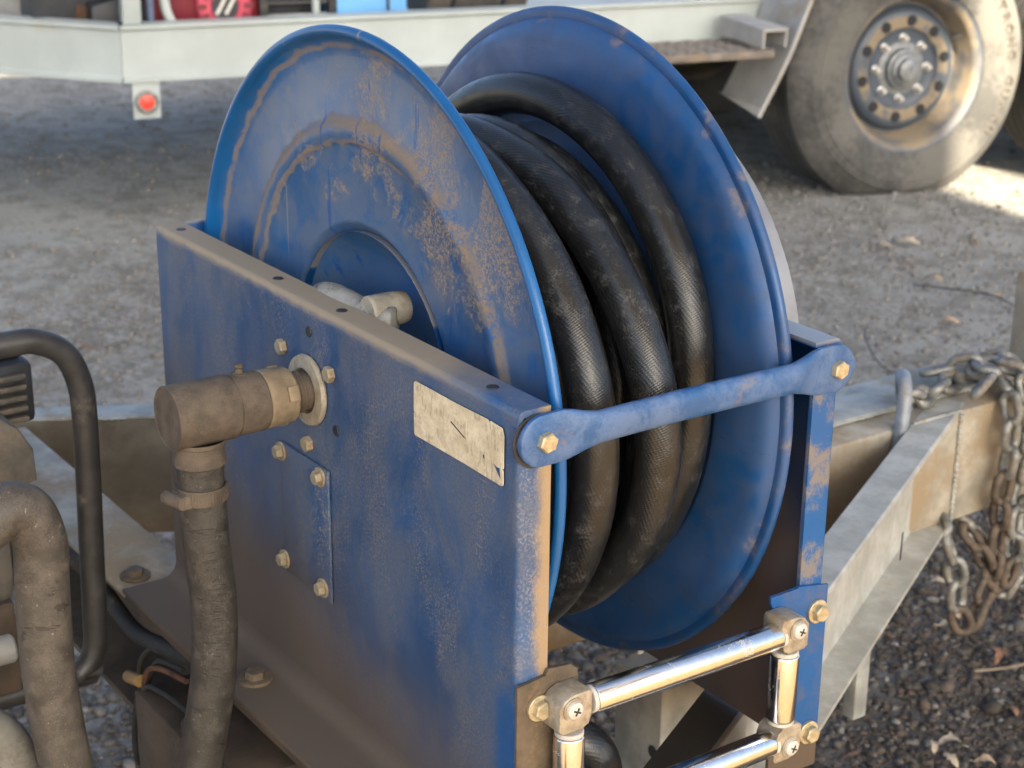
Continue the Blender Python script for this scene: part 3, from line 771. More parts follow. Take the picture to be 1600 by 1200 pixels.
# smooth the joints between turns
def smooth(P, it=6):
    P = [Vector(p) for p in P]
    for _ in range(it):
        P = [P[0]] + [P[i]*.5+(P[i-1]+P[i+1])*.25 for i in range(1, len(P)-1)] + [P[-1]]
    return P
hp = smooth(hp, 5)
mb = MB(); mb.tube(crom(hp, 3), HR, 22)
coil = mb.build('wound_hose', M['hose'], None, 60); tag(coil, 'thick black rubber hose wound in loose turns on the blue reel', 'hose')
mb = MB(); mb.tube(crom([(.150, .030, -.310), (.190, .050, -.250), (.232, .074, -.222), (.250, .096, -.234), (.252, .104, -.270), (.252, .104, -.350), (.24, .10, -.45)], 8), .0185, 22)
h2 = mb.build('hose_end', M['hose'], None, 60); tag(h2, 'short black hose bend hanging behind the lower left roller', 'hose')

# supply hose with clamp
sp = [(0, -.0970, -.036), (0, -.0972, -.060), (.001, -.0955, -.110), (.001, -.0920, -.166), (.000, -.0950, -.223), (-.003, -.1030, -.275), (-.008, -.1120, -.330), (-.014, -.122, -.40), (-.02, -.14, -.50)]
mb = MB(); mb.tube(crom(sp, 10), [.0188]*6+[.0184]*75, 26)
sh = mb.build('supply_hose', M['hose_grey'], None, 60); tag(sh, 'dusty grey hose hanging from the swivel elbow on the blue panel', 'hose')
mb = MB(); mb.lathe([(.0188, -.0062), (.0200, -.0062), (.0200, .0062), (.0188, .0062)], (0, -.0968, -.0640), 'Z', 44, close_prof=True)
cl = mb.build('hose_clamp', M['caked'], sh)
mb = MB(); mb.tube([(-.004, -.1215, -.0662), (.0135, -.1175, -.0655)], .0055, 16)
mb.obox((.004, -.1155, -.0655), (1, .2, 0), (0, 1, 0), (0, 0, 1), .010, .0030, .0055, .001)
mb.hexagon((-.004, -.1215, -.0662), (-1, -.2, 0), .0056, .006); mb.build('clamp_screw', M['caked'], cl)
mb = MB()
for k in range(34):
    a = R(-75+k*6.2); c = Vector((.0202*math.cos(a), -.0968+.0202*math.sin(a), -.0640)); tdir = Vector((-math.sin(a), math.cos(a), 0))
    mb.obox(c, (math.cos(a), math.sin(a), 0), tdir, (0, 0, 1), .0004, .0006, .0048)
mb.build('clamp_thread', M['caked'], cl)

# ------------------------------------------------------------------ trailer drawbar
TZ = -.2845
draw = root('trailer_drawbar', (-.24, .5, GZ)); tag(draw, 'galvanised steel A-frame trailer drawbar under the blue reel', 'drawbar')
def rail(p0, p1, out, wd, ht, mat, nm, th=.006, bot=None, closed=False):
    """channel from p0 to p1 (inner top edge); out = horizontal unit vector towards the open side"""
    p0, p1, out = Vector((*p0, TZ)), Vector((*p1, TZ)), Vector((*out, 0)).normalized()
    bot = bot or wd; Z = Vector((0, 0, 1))
    r = .006
    poly = [(0, 0), (wd-.002, 0), (wd, -.002), (wd, -th), (th+r, -th-.001), (th+r*.3, -th-r*.3), (th, -th-r), (th, -ht+th+r), (th+r*.3, -ht+th+r*.3), (th+r, -ht+th+.001), (bot, -ht+th), (bot, -ht), (0, -ht)]
    mb = MB(); A = [p0+out*a+Z*b for a, b in poly]; B = [p1+out*a+Z*b for a, b in poly]
    mb.loft([A, B]); return mb.build(nm, mat, draw, 30)
dB = Vector((-.487, .873)); nB = (.873, .487)
# leg B inner top edge passes (-.021,.611)
b0 = Vector((-.021, .611)) - dB*1.15; b1 = Vector((-.021, .611)) + dB*.46
gb = NT('galvanised_rail'); GX, GY, GZ_ = gb.xyz()
gn = gb.noise(22, 5, .65); gc = gb.mix(gb.step(gn, .35, .68), (.33, .325, .29), (.47, .465, .42))
gc = gb.mix(gb.math('MULTIPLY', gb.step(gb.noise(60, 5, .7), .50, .66), .45), gc, (.36, .30, .20))
gd = gb.step(gb.math('ADD', GY, gb.math('MULTIPLY', gb.noise(14, 4, .6), .12)), .50, .40)  # darkens the stretch under the reel: brown dirt with the reel's shade painted in
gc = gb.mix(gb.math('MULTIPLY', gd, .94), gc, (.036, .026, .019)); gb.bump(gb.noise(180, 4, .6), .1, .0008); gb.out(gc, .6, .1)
lB = rail(b0, b1, nB, .041, .155, gb.m, 'side_rail', bot=.043); lB['label'] = 'pale galvanised rail running to the chain end'
dD = Vector((.484, .875)); d0 = Vector((-.707, .168)) - dD*.9; d1 = Vector((-.707, .168)) + dD*.95
lD = rail(d0, d1, (-.875, .484), .041, .150, mat_simple('rail_olive_dirt_shade', (.165, .148, .112), .8, 0, .3, 18, .35, (.115, .088, .060), .15, 200), 'side_rail')  # dirt colour toned darker for the shade on the rail's inner face
md = (d0+d1)/2
mb = MB(); mb.obox((md.x-.875*.0205, md.y+.484*.0205, TZ+.0022), (dD.x, dD.y, 0), (-.875, .484, 0), (0, 0, 1), (d1-d0).length/2, .0205, .0020, .0008); mb.build('top_plate', M['galv_flaky'], draw); lD['label'] = 'brown dirty rail behind the pump, face toned dark for shade'  # added strip in a paler colour for the brighter lit top of the rail
# cross rail A: web at y=.020, open towards -Y
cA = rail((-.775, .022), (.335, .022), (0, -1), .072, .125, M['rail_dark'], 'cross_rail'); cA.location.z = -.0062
mb = MB(); mb.box(-.772, xL-.004, -.0530, .0235, TZ-.0058, TZ, .0012); tpA = mb.build('top_plate', M['galv_beige'], draw)
mb = MB(); mb.box(xL-.0035, xR, -.0525, .0235, TZ-.0058, TZ-.0002); mb.build('packer_plate', M['rail_dark'], draw); cA['label'] = 'dirty cross rail under the near panel, shade in its colour'
# central pole
mb = MB(); mb.box(-.2870, -.1930, .330, 1.75, -.4350, TZ-.0006, .004); pole = mb.build('centre_pole', M['galv_beige'], draw)
mb = MB(); mb.box(-.300, -.2370, .345, 1.17, TZ+.0002, TZ+.0062, .001); mb.build('top_plate', M['galv_flaky'], draw)
mb = MB(); mb.box(-.3300, -.3010, .345, 1.10, TZ-.010, TZ+.003, .001); mb.build('top_plate', M['galv_flaky'], draw)
mb = MB(); mb.box(-.300, -.180, 1.215, 1.40, TZ+.001, TZ+.125, .008); mb.build('coupling_block', M['galv_beige'], draw)
# bent rod eye for the chain
mb = MB(); mb.tube(crom([(-.186, .880, -.420), (-.1865, .888, -.330), (-.1890, .898, -.262), (-.1960, .905, -.236), (-.2100, .916, -.229), (-.226, .932, -.236), (-.2350, .945, -.262), (-.2360, .955, -.2850)], 6), .0088, 14)
mb.build('rod_eye', mat_simple('worn_blue_grey_rod', (.24, .27, .31), .5, .3, .35, 40, .2), draw)
def bead(p0, p1, r=.0035):
    p0, p1 = Vector(p0), Vector(p1); n = max(6, int((p1-p0).length/.0022)); pts = []; rad = []
    for i in range(n+1):
        pts.append(p0.lerp(p1, i/n)+Vector((random.uniform(-1, 1), random.uniform(-1, 1), random.uniform(-1, 1)))*.0005)
        rad.append(r*(.8+.25*math.sin(i*1.9)+random.uniform(-.08, .08)))
    mb = MB(); mb.tube(pts, rad, 8); mb.build('weld_bead', M['galv_flaky'], draw, 60)
bead((-.1925, .921, TZ), (-.1925, 1.004, TZ)); bead((-.1915, 1.006, TZ-.004), (-.1915, 1.006, -.4300))
bead((-.725, .1325, TZ+.002), (-.752, .086, TZ+.002), .0028); bead((-.2365, .36, TZ+.0025), (-.2365, 1.165, TZ+.0025), .0022)
# stand legs below
mb = MB(); mb.box(-.140, -.062, .430, .500, GZ+.0, -.4352, .004); st = mb.build('stand_leg', M['galv_flaky'], draw)
mb = MB(); mb.disc((-.072, .4292, -.512), (0, -1, 0), .0075, .0004, 20); mb.build('hole', M['blackplastic'], st)
mb = MB(); mb.box(-.045, -.027, .680, .700, -.535, -.4400, .002); mb.build('stand_leg', M['galv_flaky'], draw)
# slot in rail B
mb = MB(); c_ = Vector((-.040, .738)); c3 = Vector((c_.x, c_.y, TZ-.055)) + Vector((nB[0], nB[1], 0))*.0064
mb.obox(c3, (dB.x, dB.y, 0), (0, 0, 1), (nB[0], nB[1], 0), .0024, .016, .0004); mb.build('slot', M['blackplastic'], lB)
# conduit and wires inside the cross rail
mb = MB(); mb.tube(crom([(-.60, -.030, -.318), (-.43, -.034, -.316), (-.375, -.036, -.330), (-.309, -.036, -.340), (-.224, -.035, -.322), (-.15, -.030, -.308), (0, -.02, -.300)], 8), .0085, 14)
cd = mb.build('cable_conduit', M['rubber_dark'], None); tag(cd, 'dark cable conduit running inside the dirty cross rail', 'cable')
wires = root('wire_bundle', (-.26, -.04, -.46)); tag(wires, 'tangle of brown wires with a tan connector below the cross rail', 'wires')
wp = [[(-.19, -.040, -.326), (-.235, -.046, -.335), (-.262, -.048, -.372), (-.285, -.05, -.400), (-.300, -.05, -.450), (-.29, -.05, -.49)],
      [(-.18, -.042, -.332), (-.225, -.048, -.338), (-.248, -.052, -.350), (-.262, -.052, -.382), (-.272, -.052, -.43), (-.262, -.05, -.47)],
      [(-.17, -.046, -.358), (-.215, -.052, -.357), (-.255, -.054, -.372), (-.285, -.054, -.430), (-.296, -.05, -.480)],
      [(-.25, -.040, -.325), (-.266, -.050, -.345), (-.270, -.052, -.375), (-.262, -.054, -.405), (-.250, -.05, -.46)]]
for w_ in wp:
    mb = MB(); mb.tube(crom(w_, 6), .0028, 8); mb.build('wire', M['rubber_dark'] if w_ is not wp[1] else M['rust'], wires)
mb = MB(); mb.tube([(-.292, -.056, -.374), (-.288, -.056, -.372), (-.262, -.054, -.366)], [.0035, .0062, .0062], 12); mb.build('connector', mat_simple('tan_connector', (.30, .19, .07), .6), wires)
# winch motor box below the panel
mot = root('motor_box', (-.10, -.10, -.52)); tag(mot, 'brown dirty box with black lid hanging below the cross rail', 'box')
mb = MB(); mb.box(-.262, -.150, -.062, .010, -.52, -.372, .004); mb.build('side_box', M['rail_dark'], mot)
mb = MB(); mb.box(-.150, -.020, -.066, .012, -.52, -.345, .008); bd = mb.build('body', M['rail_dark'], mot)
mb = MB(); mb.box(-.105, -.030, -.074, -.0662, -.51, -.352, .006); mb.build('lid', M['blackplastic'], bd)

# ------------------------------------------------------------------ chains
def link_me(L, wd, r):
    h = (L-wd)/2; pts = []
    for k in range(9): a = R(-90+180*k/8); pts.append((h+(wd/2-r)*math.cos(a), (wd/2-r)*math.sin(a), 0))
    for k in range(9): a = R(90+180*k/8); pts.append((-h+(wd/2-r)*math.cos(a), (wd/2-r)*math.sin(a), 0))
    mb = MB(); mb.tube(pts, r, 10, closed=True); return mb.mesh('link', 60)
LINK = link_me(.0480, .0330, .0057)
LK_G = copy_me(LINK, M['chain']); LK_R = copy_me(LINK, M['chain_rusty'])
def chain(path, label, mats, base, twist0=0.0, wob=12):
    rt = root('safety_chain', base); tag(rt, label, 'chain')
    path = [(p[0]+.012, p[1]-.012, p[2]-.006) for p in path]; P = crom(path, 24); pitch_ = .0480-2*.0057-.001; pos = []; acc = 0; last = P[0]; want = pitch_/2
    for i in range(1, len(P)):
        seg = (P[i]-P[i-1]).length
        while acc+seg >= want:
            t = (want-acc)/seg; pos.append((P[i-1].lerp(P[i], t), (P[i]-P[i-1]).normalized())); want += pitch_
        acc += seg
    ref = Vector((.3, -.4, 1))
    for i, (c, d) in enumerate(pos):
        x = d; y = (ref-x*ref.dot(x)).normalized(); z = x.cross(y); Mx = Matrix((x, y, z)).transposed().to_4x4()
        Mx = Matrix.Translation(c) @ Mx @ Matrix.Rotation(R(45 + 90*(i % 2) + twist0 + random.uniform(-wob, wob)), 4, 'X') @ Matrix.Rotation(R(random.uniform(-6, 6)), 4, 'Y')
        inst(mats(i), 'link', None, rt, Mx)
chain([(-.222, .936, -.246), (-.235, .975, -.262), (-.247, 1.020, -.262), (-.256, 1.062, -.262), (-.260, 1.100, -.262), (-.235, 1.108, -.258), (-.205, 1.100, -.262), (-.180, 1.083, -.285), (-.176, 1.084, -.345), (-.176, 1.078, -.397), (-.176, 1.080, -.451), (-.176, 1.076, -.504), (-.172, 1.052, -.548), (-.17, 1.030, -.567), (-.176, 1.016, -.540), (-.18, 1.010, -.490), (-.186, .994, -.442), (-.21, 1.00, -.425), (-.24, 1.03, -.420)],
      'safety chain from the rod eye over the pole, hanging in the longest loop', lambda i: LK_R if 9 < i < 17 else LK_G, (-.18, 1.05, -.56))
chain([(-.285, 1.095, -.262), (-.272, 1.140, -.258), (-.245, 1.146, -.246), (-.212, 1.140, -.262), (-.183, 1.135, -.285), (-.178, 1.140, -.36), (-.177, 1.132, -.426), (-.177, 1.118, -.465), (-.172, 1.128, -.516), (-.176, 1.108, -.541), (-.182, 1.088, -.500), (-.20, 1.062, -.455), (-.23, 1.045, -.43)],
      'second safety chain beside the coupling block, hanging in a shorter loop', lambda i: LK_G, (-.18, 1.11, -.54), 25)

chain([(-.245, 1.075, -.250), (-.225, 1.098, -.240), (-.195, 1.112, -.244), (-.176, 1.112, -.272), (-.170, 1.118, -.330), (-.170, 1.112, -.390), (-.168, 1.100, -.440), (-.166, 1.102, -.490), (-.170, 1.095, -.520), (-.178, 1.080, -.515), (-.186, 1.060, -.470), (-.20, 1.04, -.44)],
      'third length of chain doubled over the pole edge between the other two', lambda i: LK_R if i > 8 else LK_G, (-.17, 1.1, -.52), 60)

chain([(-.285, 1.035, -.256), (-.268, 1.062, -.250), (-.240, 1.078, -.240), (-.212, 1.070, -.238), (-.200, 1.045, -.252), (-.214, 1.020, -.262)],
      'short loop of grey chain lying flat on top of the pole', lambda i: LK_G, (-.24, 1.05, TZ), 10)

# ------------------------------------------------------------------ pump unit at the left edge
pump = root('engine_pump', (-.23, -.30, -.40)); tag(pump, 'black tube framed engine pump cut off by the left edge', 'pump')
def hoop(x, nm='frame_tube'):
    c = [(x, -.62, -.010), (x, -.22, .000), (x, -.160, .001), (x, -.137, -.001), (x, -.113, -.016), (x, -.101, -.046), (x, -.099, -.080), (x, -.100, -.137), (x, -.102, -.199), (x, -.104, -.270), (x, -.107, -.305), (x, -.122, -.323), (x, -.150, -.326), (x, -.62, -.326)]
    mb = MB(); mb.tube(crom(c, 7), .0112, 18); return mb.build(nm, M['blacktube'], pump, 60)
hoop(-.235); hoop(-.56)
mb = MB(); mb.box(-.40, -.272, -.300, -.128, -.088, -.030, .007); mb.box(-.39, -.285, -.300, -.133, -.0302, -.020, .004)
ab = mb.build('air_filter_box', M['blackplastic'], pump)
for k in range(5):
    mb = MB(); mb.box(-.2718, -.2650, -.295, -.1375, -.0440-k*.0098, -.0385-k*.0098, .0018); mb.build('slat', M['engine'], ab)
for k in range(3):
    mb = MB(); mb.box(-.300, -.292, -.146-k*.011, -.139-k*.011, -.0199, -.0194); mb.build('vent_slot', M['dark'], ab)
mb = MB()
mb.prism([(-.360, -.045), (-.190, -.045), (-.170, -.062), (-.158, -.084), (-.157, -.112), (-.175, -.116), (-.360, -.112)], 'X', -.30, -.199, .004)
mb.build('shroud', M['engine'], pump)
mb = MB(); mb.box(-.34, -.19, -.36, -.185, -.215, -.118, .012); mb.build('engine_block', M['engine'], pump)
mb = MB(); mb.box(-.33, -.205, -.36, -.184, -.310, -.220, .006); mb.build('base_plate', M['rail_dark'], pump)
mb = MB(); mb.tube([(-.160, -.42, -.2405), (-.160, -.206, -.2395), (-.160, -.204, -.2395)], [.0125, .0125, .011], 20); mb.build('outlet_pipe', M['galv_flaky'], pump)
sh2 = [(-.01, -.330, -.075), (-.005, -.285, -.062), (0, -.262, -.050), (0, -.248, -.043), (.0, -.234, -.050), (0, -.2265, -.075), (0, -.2275, -.105), (0, -.2285, -.140), (.0, -.2285, -.182), (0, -.2245, -.238), (.002, -.219, -.290), (.006, -.212, -.350), (.01, -.20, -.42)]
mb = MB(); mb.tube(crom(sh2, 9), .0200, 28)
o = mb.build('suction_hose', M['hose_brown'], None, 60); tag(o, 'thick mud brown cracked hose bending down at the left edge', 'hose')
mb = MB(); mb.lathe([(.0202, 0), (.0240, .002), (.0245, .022), (.0202, .024)], (-.006, -.3080, -.066), 'Y', 32); mb.build('ferrule', M['tan'], o)
mb = MB(); mb.tube(crom([(-.05, -.34, -.235), (-.05, -.285, -.236), (-.05, -.262, -.246), (-.048, -.247, -.270), (-.045, -.240, -.310), (-.045, -.24, -.38)], 8), .0180, 22)
o = mb.build('drain_hose', mat_simple('pale_grey_hose', (.17, .165, .145), .7, 0, .2, 60, .2, (.12, .105, .085)), None, 60); tag(o, 'pale grey hose bend in the bottom left corner', 'hose')

# ------------------------------------------------------------------ parked equipment trailer
TR = empty('equipment_trailer', (-2.55, 3.43, GZ), math.atan2(-.219, .976))
tag(TR, 'white equipment trailer parked behind the reel', 'trailer')
def tb(nm, mat, parent=TR, ang=35): return lambda mb: mb.build(nm, mat, parent, ang)
zb_, zt_ = .440, .592; XB = -.262
def chan(p0, p1, inn, nm):
    """side channel with web on the outside; p0,p1 outer top corner 2D; inn = inward unit vector"""
    p0, p1, inn = Vector((*p0, 0)), Vector((*p1, 0)), Vector((*inn, 0)).normalized(); Z = Vector((0, 0, 1))
    poly = [(-.012, zt_), (.06, zt_), (.06, zt_-.008), (.004, zt_-.014), (.004, zb_+.014), (.06, zb_+.008), (.06, zb_), (-.012, zb_), (-.012, zb_+.010), (-.002, zb_+.016), (-.002, zt_-.016), (-.012, zt_-.010)]
    mb = MB(); mb.loft([[p0+inn*a+Z*b for a, b in poly], [p1+inn*a+Z*b for a, b in poly]])
    return mb.build(nm, M['white_trailer'], TR, 30)
chan((XB, -2.331), (XB, 2.2), (-1, 0), 'side_beam')
sb = chan((XB-.66, -2.331-.75), (XB-.0005, -2.3313), (-.75, .66), 'side_beam'); sb['label'] = 'angled front beam in shade'
mb = MB(); mb.box(-1.7, XB-.065, -2.26, 2.2, .510, .530); mb.build('deck', M['white_trailer'], TR)
mb = MB(); mb.prism([(-.99, -3.02), (-1.6, -3.02), (-1.6, -2.261), (XB-.065, -2.261)], 'Z', .510, .529); mb.build('deck', M['white_trailer'], TR)
mb = MB(); mb.box(-1.76, -1.70, -2.3, 2.2, zb_, zt_, .004); mb.build('side_beam', M['white_trailer'], TR)
for yy in (-1.6, -.9, .9, 1.6):
    mb = MB(); mb.box(-1.69, XB-.07, yy-.03, yy+.03, zb_+.01, .509); mb.build('cross_member', M['dark'], TR)
mb = MB(); mb.box(XB-.052, XB-.004, -2.322, -2.272, zt_+.0005, zt_+.75, .004); mb.build('corner_post', M['white_trailer'], TR)
mb = MB(); mb.tube([(XB-.075, -2.235, .53), (XB-.075, -2.235, 1.3)], .0110, 14); mb.build('upright_tube', mat_simple('blue_grey_tube', (.09, .12, .19), .5), TR)
mb = MB(); mb.obox((-1.02, -2.72, .75), (.66, .75, 0), (-.75, .66, 0), (0, 0, 1), .30, .008, .22, .003); mb.build('headboard', M['grey_trailer'], TR)
# reflector plate
mb = MB(); mb.box(XB-.004, XB, -2.309, -2.235, .338, zb_-.0005, .001); rp_ = mb.build('reflector_plate', M['white_trailer'], TR)
mb = MB(); mb.lathe([(.0180, -.0078), (.0300, -.0078), (.0325, -.004), (.0320, .003), (.0260, .006), (.0180, .004)], (XB+.008, -2.273, .3850), 'X', 36); ring = mb.build('lamp_bezel', M['chain'], rp_)
mb = MB(); mb.lathe([(.0001, .0095), (.012, .0085), (.0205, .0060), (.0225, .001), (.0225, -.0077)], (XB+.008, -2.273, .3850), 'X', 32); mb.build('red_lens', M['red'], rp_)
# step of tread plate
mb = MB(); mb.box(XB+.014, .004, -1.15, -.475, .452, .474, .002); stp = mb.build('step_plate', mat_simple('tread_plate_dirty', (.20, .165, .135), .6, .2, .35, 25, .3), TR)
bar = MB(); bar.obox((0, 0, 0), (1, 0, 0), (0, 1, 0), (0, 0, 1), .016, .0045, .0022, .001); barm = bar.mesh('tread'); tm = M['grey_trailer']; barm.materials.append(mat_simple('tread_ridge', (.27, .235, .20), .5, .3, .3, 30, .3))
for i in range(8):
    for j in range(20):
        o = bpy.data.objects.new('tread_ridge', barm); sc.collection.objects.link(o); o.parent = stp
        o.location = (-.232+i*.031, -1.13+j*.0335+(i % 2)*.0165, .4748); o.rotation_euler = (0, 0, R(45 if (i+j) % 2 else -45))
# bracket channel on the step
mb = MB(); mb.sheet([(-.045, -.055), (-.045, 0), (.045, 0), (.045, -.055)], -.008, 'X', -.235, -.02)
brk = mb.build('bracket', M['grey_trailer'], TR); brk.location = (.02, -.470, .535); brk.rotation_euler = (0, R(4), R(8))
# mudguard wrapped round the wheel front
def mudguard():
    pth = [(-.512, .275), (-.420, .450), (-.352, .620), (-.27, .78), (-.12, .86), (.12, .86), (.3, .78)]
    mb = MB(); a, b = [], []
    P = crom([(0, p[0], p[1]) for p in pth], 5); n = len(P); X0, X1 = -.245, .006
    rings = []
    for i in range(n):
        t = (P[min(i+1, n-1)]-P[max(i-1, 0)]).normalized(); nn = Vector((0, -t.z, t.y))
        q = P[i]; cut = .0
        rings.append([Vector((X1, q.y, q.z)), Vector((X1, q.y+nn.y*.012, q.z+nn.z*.012)), Vector((X0, q.y+nn.y*.012, q.z+nn.z*.012+(.035 if i == 0 else 0))), Vector((X0, q.y, q.z+(.035 if i == 0 else 0)))])
    mb.loft(rings); return mb.build('mudguard', M['grey_trailer'], TR, 30)
mudguard()
# wheel
def wheel(y, full=True, xo=0.0):
    R0 = .386; zc = .383
    wh = empty('wheel'); wh.parent = TR; wh.location = (xo, y, zc)
    prof = [(.246, -.006), (.252, .004), (.262, .010), (.285, .014), (.310, .016), (.322, .0150), (.324, .0125), (.328, .0125), (.330, .0145), (.334, .0115), (.337, .0115), (.339, .013), (.352, .000), (.366, -.012), (.378, -.024), (.384, -.036)]
    x = -.040
    for k in range(5):
        prof += [(.387, x), (.387, x-.030), (.376, x-.032), (.376, x-.037)]; x -= .039
    prof += [(.384, x), (.370, x-.02), (.33, x-.035), (.26, x-.02), (.246, x-.01)]
    mb = MB(); mb.lathe(prof, axis='X', n=120)
    for v in mb.bm.verts:
        rr_ = math.hypot(v.co.y, v.co.z)
        if rr_ > .25: k_ = .25+(rr_-.25)*1.26; v.co.y *= k_/rr_; v.co.z *= k_/rr_
        if v.co.z < -zc+.004:
            dz = -zc+.004-v.co.z; v.co.z = -zc+.004+.0001*dz; v.co.x += (.35*dz if v.co.x > -.1 else -.35*dz)
    ty = mb.build('tyre', M['tyre'], None, 30); ty.parent = wh
    rim = [(.050, -.074), (.090, -.074), (.112, -.074), (.120, -.070), (.128, -.061), (.150, -.058), (.172, -.062), (.184, -.070), (.190, -.084), (.194, -.092), (.2060, -.094), (.213, -.080), (.222, -.022), (.230, -.010), (.240, -.006), (.247, -.001), (.251, -.001), (.2535, -.005), (.252, -.012), (.240, -.02), (.225, -.10), (.190, -.13)]
    mb = MB(); mb.lathe(rim, axis='X', n=96); rm = mb.build('rim', M['rim'], None, 40); rm.parent = wh
    for k in range(10):
        a = R(12+36*k); mb = MB(); c = Vector((-.0592, .149*math.cos(a), .149*math.sin(a)))
        mb.disc(c, (1, 0, 0), .0170, .0026, 20, .3); h = mb.build('vent_hole', M['hole'], None); h.parent = rm
    hub = MB(); hub.lathe([(.082, -.0738), (.064, -.070), (.060, -.052), (.054, -.050), (.050, -.042), (.047, -.039), (.038, -.038), (.036, -.024), (.031, -.020), (.008, -.0195), (.006, -.023), (.0001, -.023)], axis='X', n=48)
    hb = hub.build('hub', M['hubgrey'], None, 40); hb.parent = wh
    nutm = MB(); nutm.hexagon((0, 0, 0), (1, 0, 0), .0120, .016); nutm.lathe([(.0135, -.001), (.0135, .003), (.010, .004)], axis='X', n=20); nutm.disc((.015, 0, 0), (1, 0, 0), .0062, .010, 16)
    nm = nutm.mesh('nut', 30); nm.materials.append(M['nut'])
    for k in range(8):
        a = R(90+45*k); o = bpy.data.objects.new('wheel_nut', nm); sc.collection.objects.link(o); o.parent = wh
        o.location = (-.0745, .0930*math.cos(a), .0930*math.sin(a)); o.rotation_euler = (k, 0, 0)
    mb = MB(); mb.tube([(-.078, .190, .085), (-.045, .200, .100), (-.020, .205, .110)], .0045, 10); v_ = mb.build('valve', M['nut'], None); v_.parent = wh
    return wh, ty
M['tyre'] = mat_simple('dusty_tyre', (.055, .053, .050), .9, 0, .25, 7, .55, (.118, .111, .098), .2, 120, .002)
rmn = NT('grey_blue_rim'); RX, RY, RZ = rmn.xyz()
rmr = rmn.math('ADD', rmn.math('SQRT', rmn.math('ADD', rmn.math('MULTIPLY', RY, RY), rmn.math('MULTIPLY', RZ, RZ))), rmn.math('MULTIPLY', rmn.math('SUBTRACT', rmn.noise(30, 4, .6), .5), .02))
rmk = rmn.math('MULTIPLY', rmn.math('MULTIPLY', rmn.step(rmr, .122, .130), rmn.step(rmr, .168, .158)), rmn.step(rmn.noise(14, 4, .6), .36, .56))
rmk = rmn.math('MAXIMUM', rmk, rmn.math('MULTIPLY', rmn.step(rmr, .196, .206), rmn.math('MULTIPLY', rmn.step(rmr, .246, .240), rmn.math('ADD', rmn.math('MULTIPLY', rmn.step(rmn.noise(9, 4, .6), .38, .62), .7), .25))))
rmc = rmn.mix(rmn.noise(20, 3, .6), (.040, .052, .070), (.070, .086, .110)); rmc = rmn.mix(rmn.math('MULTIPLY', rmk, .75), rmc, (.27, .20, .115))
M['rim'] = rmn.out(rmc, rmn.fmix(rmk, .45, .85), 0.0)
M['hole'] = mat_simple('dark_vent', (.012, .013, .015), .8, 0, .1, 30)
M['hubgrey'] = mat_simple('hub_paint', (.20, .21, .215), .45, .3, .3, 40, .2, (.22, .18, .13))
M['nut'] = mat_simple('wheel_nut_steel', (.62, .60, .56), .3, .8, .2, 60)
wh, ty = wheel(0.022)
wheel(.90); wheel(0.0, xo=-1.36)
mb = MB(); mb.tube([(-1.35, 0, .383), (-.10, 0, .383)], .04, 16); mb.build('axle', M['dark'], TR)
# raised lettering along the tyre wall
def arc_text(txt, r, size, a_start, step, parent):
    for i, ch in enumerate(txt):
        if ch == ' ': continue
        cu = bpy.data.curves.new('letter', 'FONT'); cu.body = ch; cu.size = size; cu.extrude = .0025; cu.align_x = 'CENTER'; cu.align_y = 'CENTER'; cu.resolution_u = 2; cu.offset = .001
        tmp = bpy.data.objects.new('letter_tmp', cu); sc.collection.objects.link(tmp)
        dg = bpy.context.evaluated_depsgraph_get(); me = bpy.data.meshes.new_from_object(tmp.evaluated_get(dg))
        bpy.data.objects.remove(tmp)
        a = R(a_start - step*i)
        rad = Vector((0, math.cos(a), math.sin(a))); tang = Vector((0, math.sin(a), -math.cos(a))); nx = Vector((1, 0, 0))
        Mx = Matrix((tang, rad, nx)).transposed().to_4x4(); Mx.translation = rad*r + nx*.0150
        o = bpy.data.objects.new('letter', me); me.materials.clear(); me.materials.append(M['tyre_letter']); sc.collection.objects.link(o)
        o.parent = parent; o.matrix_basis = Mx
M['tyre_letter'] = mat_simple('tyre_letter', (.075, .066, .055), .85, 0, .3, 30)
arc_text('STRONG GUARD', .345, .046, 40, 6.7, ty)

# ------------------------------------------------------------------ load on the parked trailer (lower parts show at the top edge)
DZ = .530
def child_world(x, y, z=0): return TR.matrix_basis @ Vector((x, y, DZ+z))
rz = math.atan2(-.219, .976)
def load(name, x, y, label, cat):
    o = empty(name, child_world(x, y), rz); tag(o, label, cat); return o
t1 = load('storage_box', -.62, -2.40, 'black storage box at the front corner of the trailer', 'box')
mb = MB(); mb.box(-.14, .14, -.13, .12, .0005, .26, .012); mb.build('body', M['dark'], t1)
mb = MB(); mb.box(-.15, .15, -.14, .13, .2605, .30, .01); mb.build('lid', M['blackplastic'], t1)
mb = MB(); mb.box(.1402, .147, -.015, .02, .05, .09, .003); mb.build('latch', M['rust'], t1)
gen = load('petrol_engine', -.47, -2.045, 'dark red small engine with round pink red starter cover on the trailer', 'engine')
redm = mat_simple('dark_red_paint', (.16, .012, .022), .4, 0, .2, 20); pink = mat_simple('faded_red_cover', (.50, .055, .095), .45, 0, .25, 40)
mb = MB(); mb.box(-.17, .10, -.20, .13, .001, .34, .02); mb.build('body', redm, gen)
mb = MB(); mb.lathe([(.0001, .120), (.040, .120), (.044, .124), (.050, .124), (.074, .119), (.079, .112), (.080, .1005)], (0, .02, .09), 'X', 40); stc = mb.build('starter_cover', pink, gen)
for k in range(14):
    a = R(k*360/14); mb = MB(); mb.obox((.1225, .02+.066*math.cos(a), .09+.066*math.sin(a)), (1, 0, 0), (0, math.cos(a), math.sin(a)), (0, -math.sin(a), math.cos(a)), .0012, .014, .0075); mb.build('vent', redm, stc)
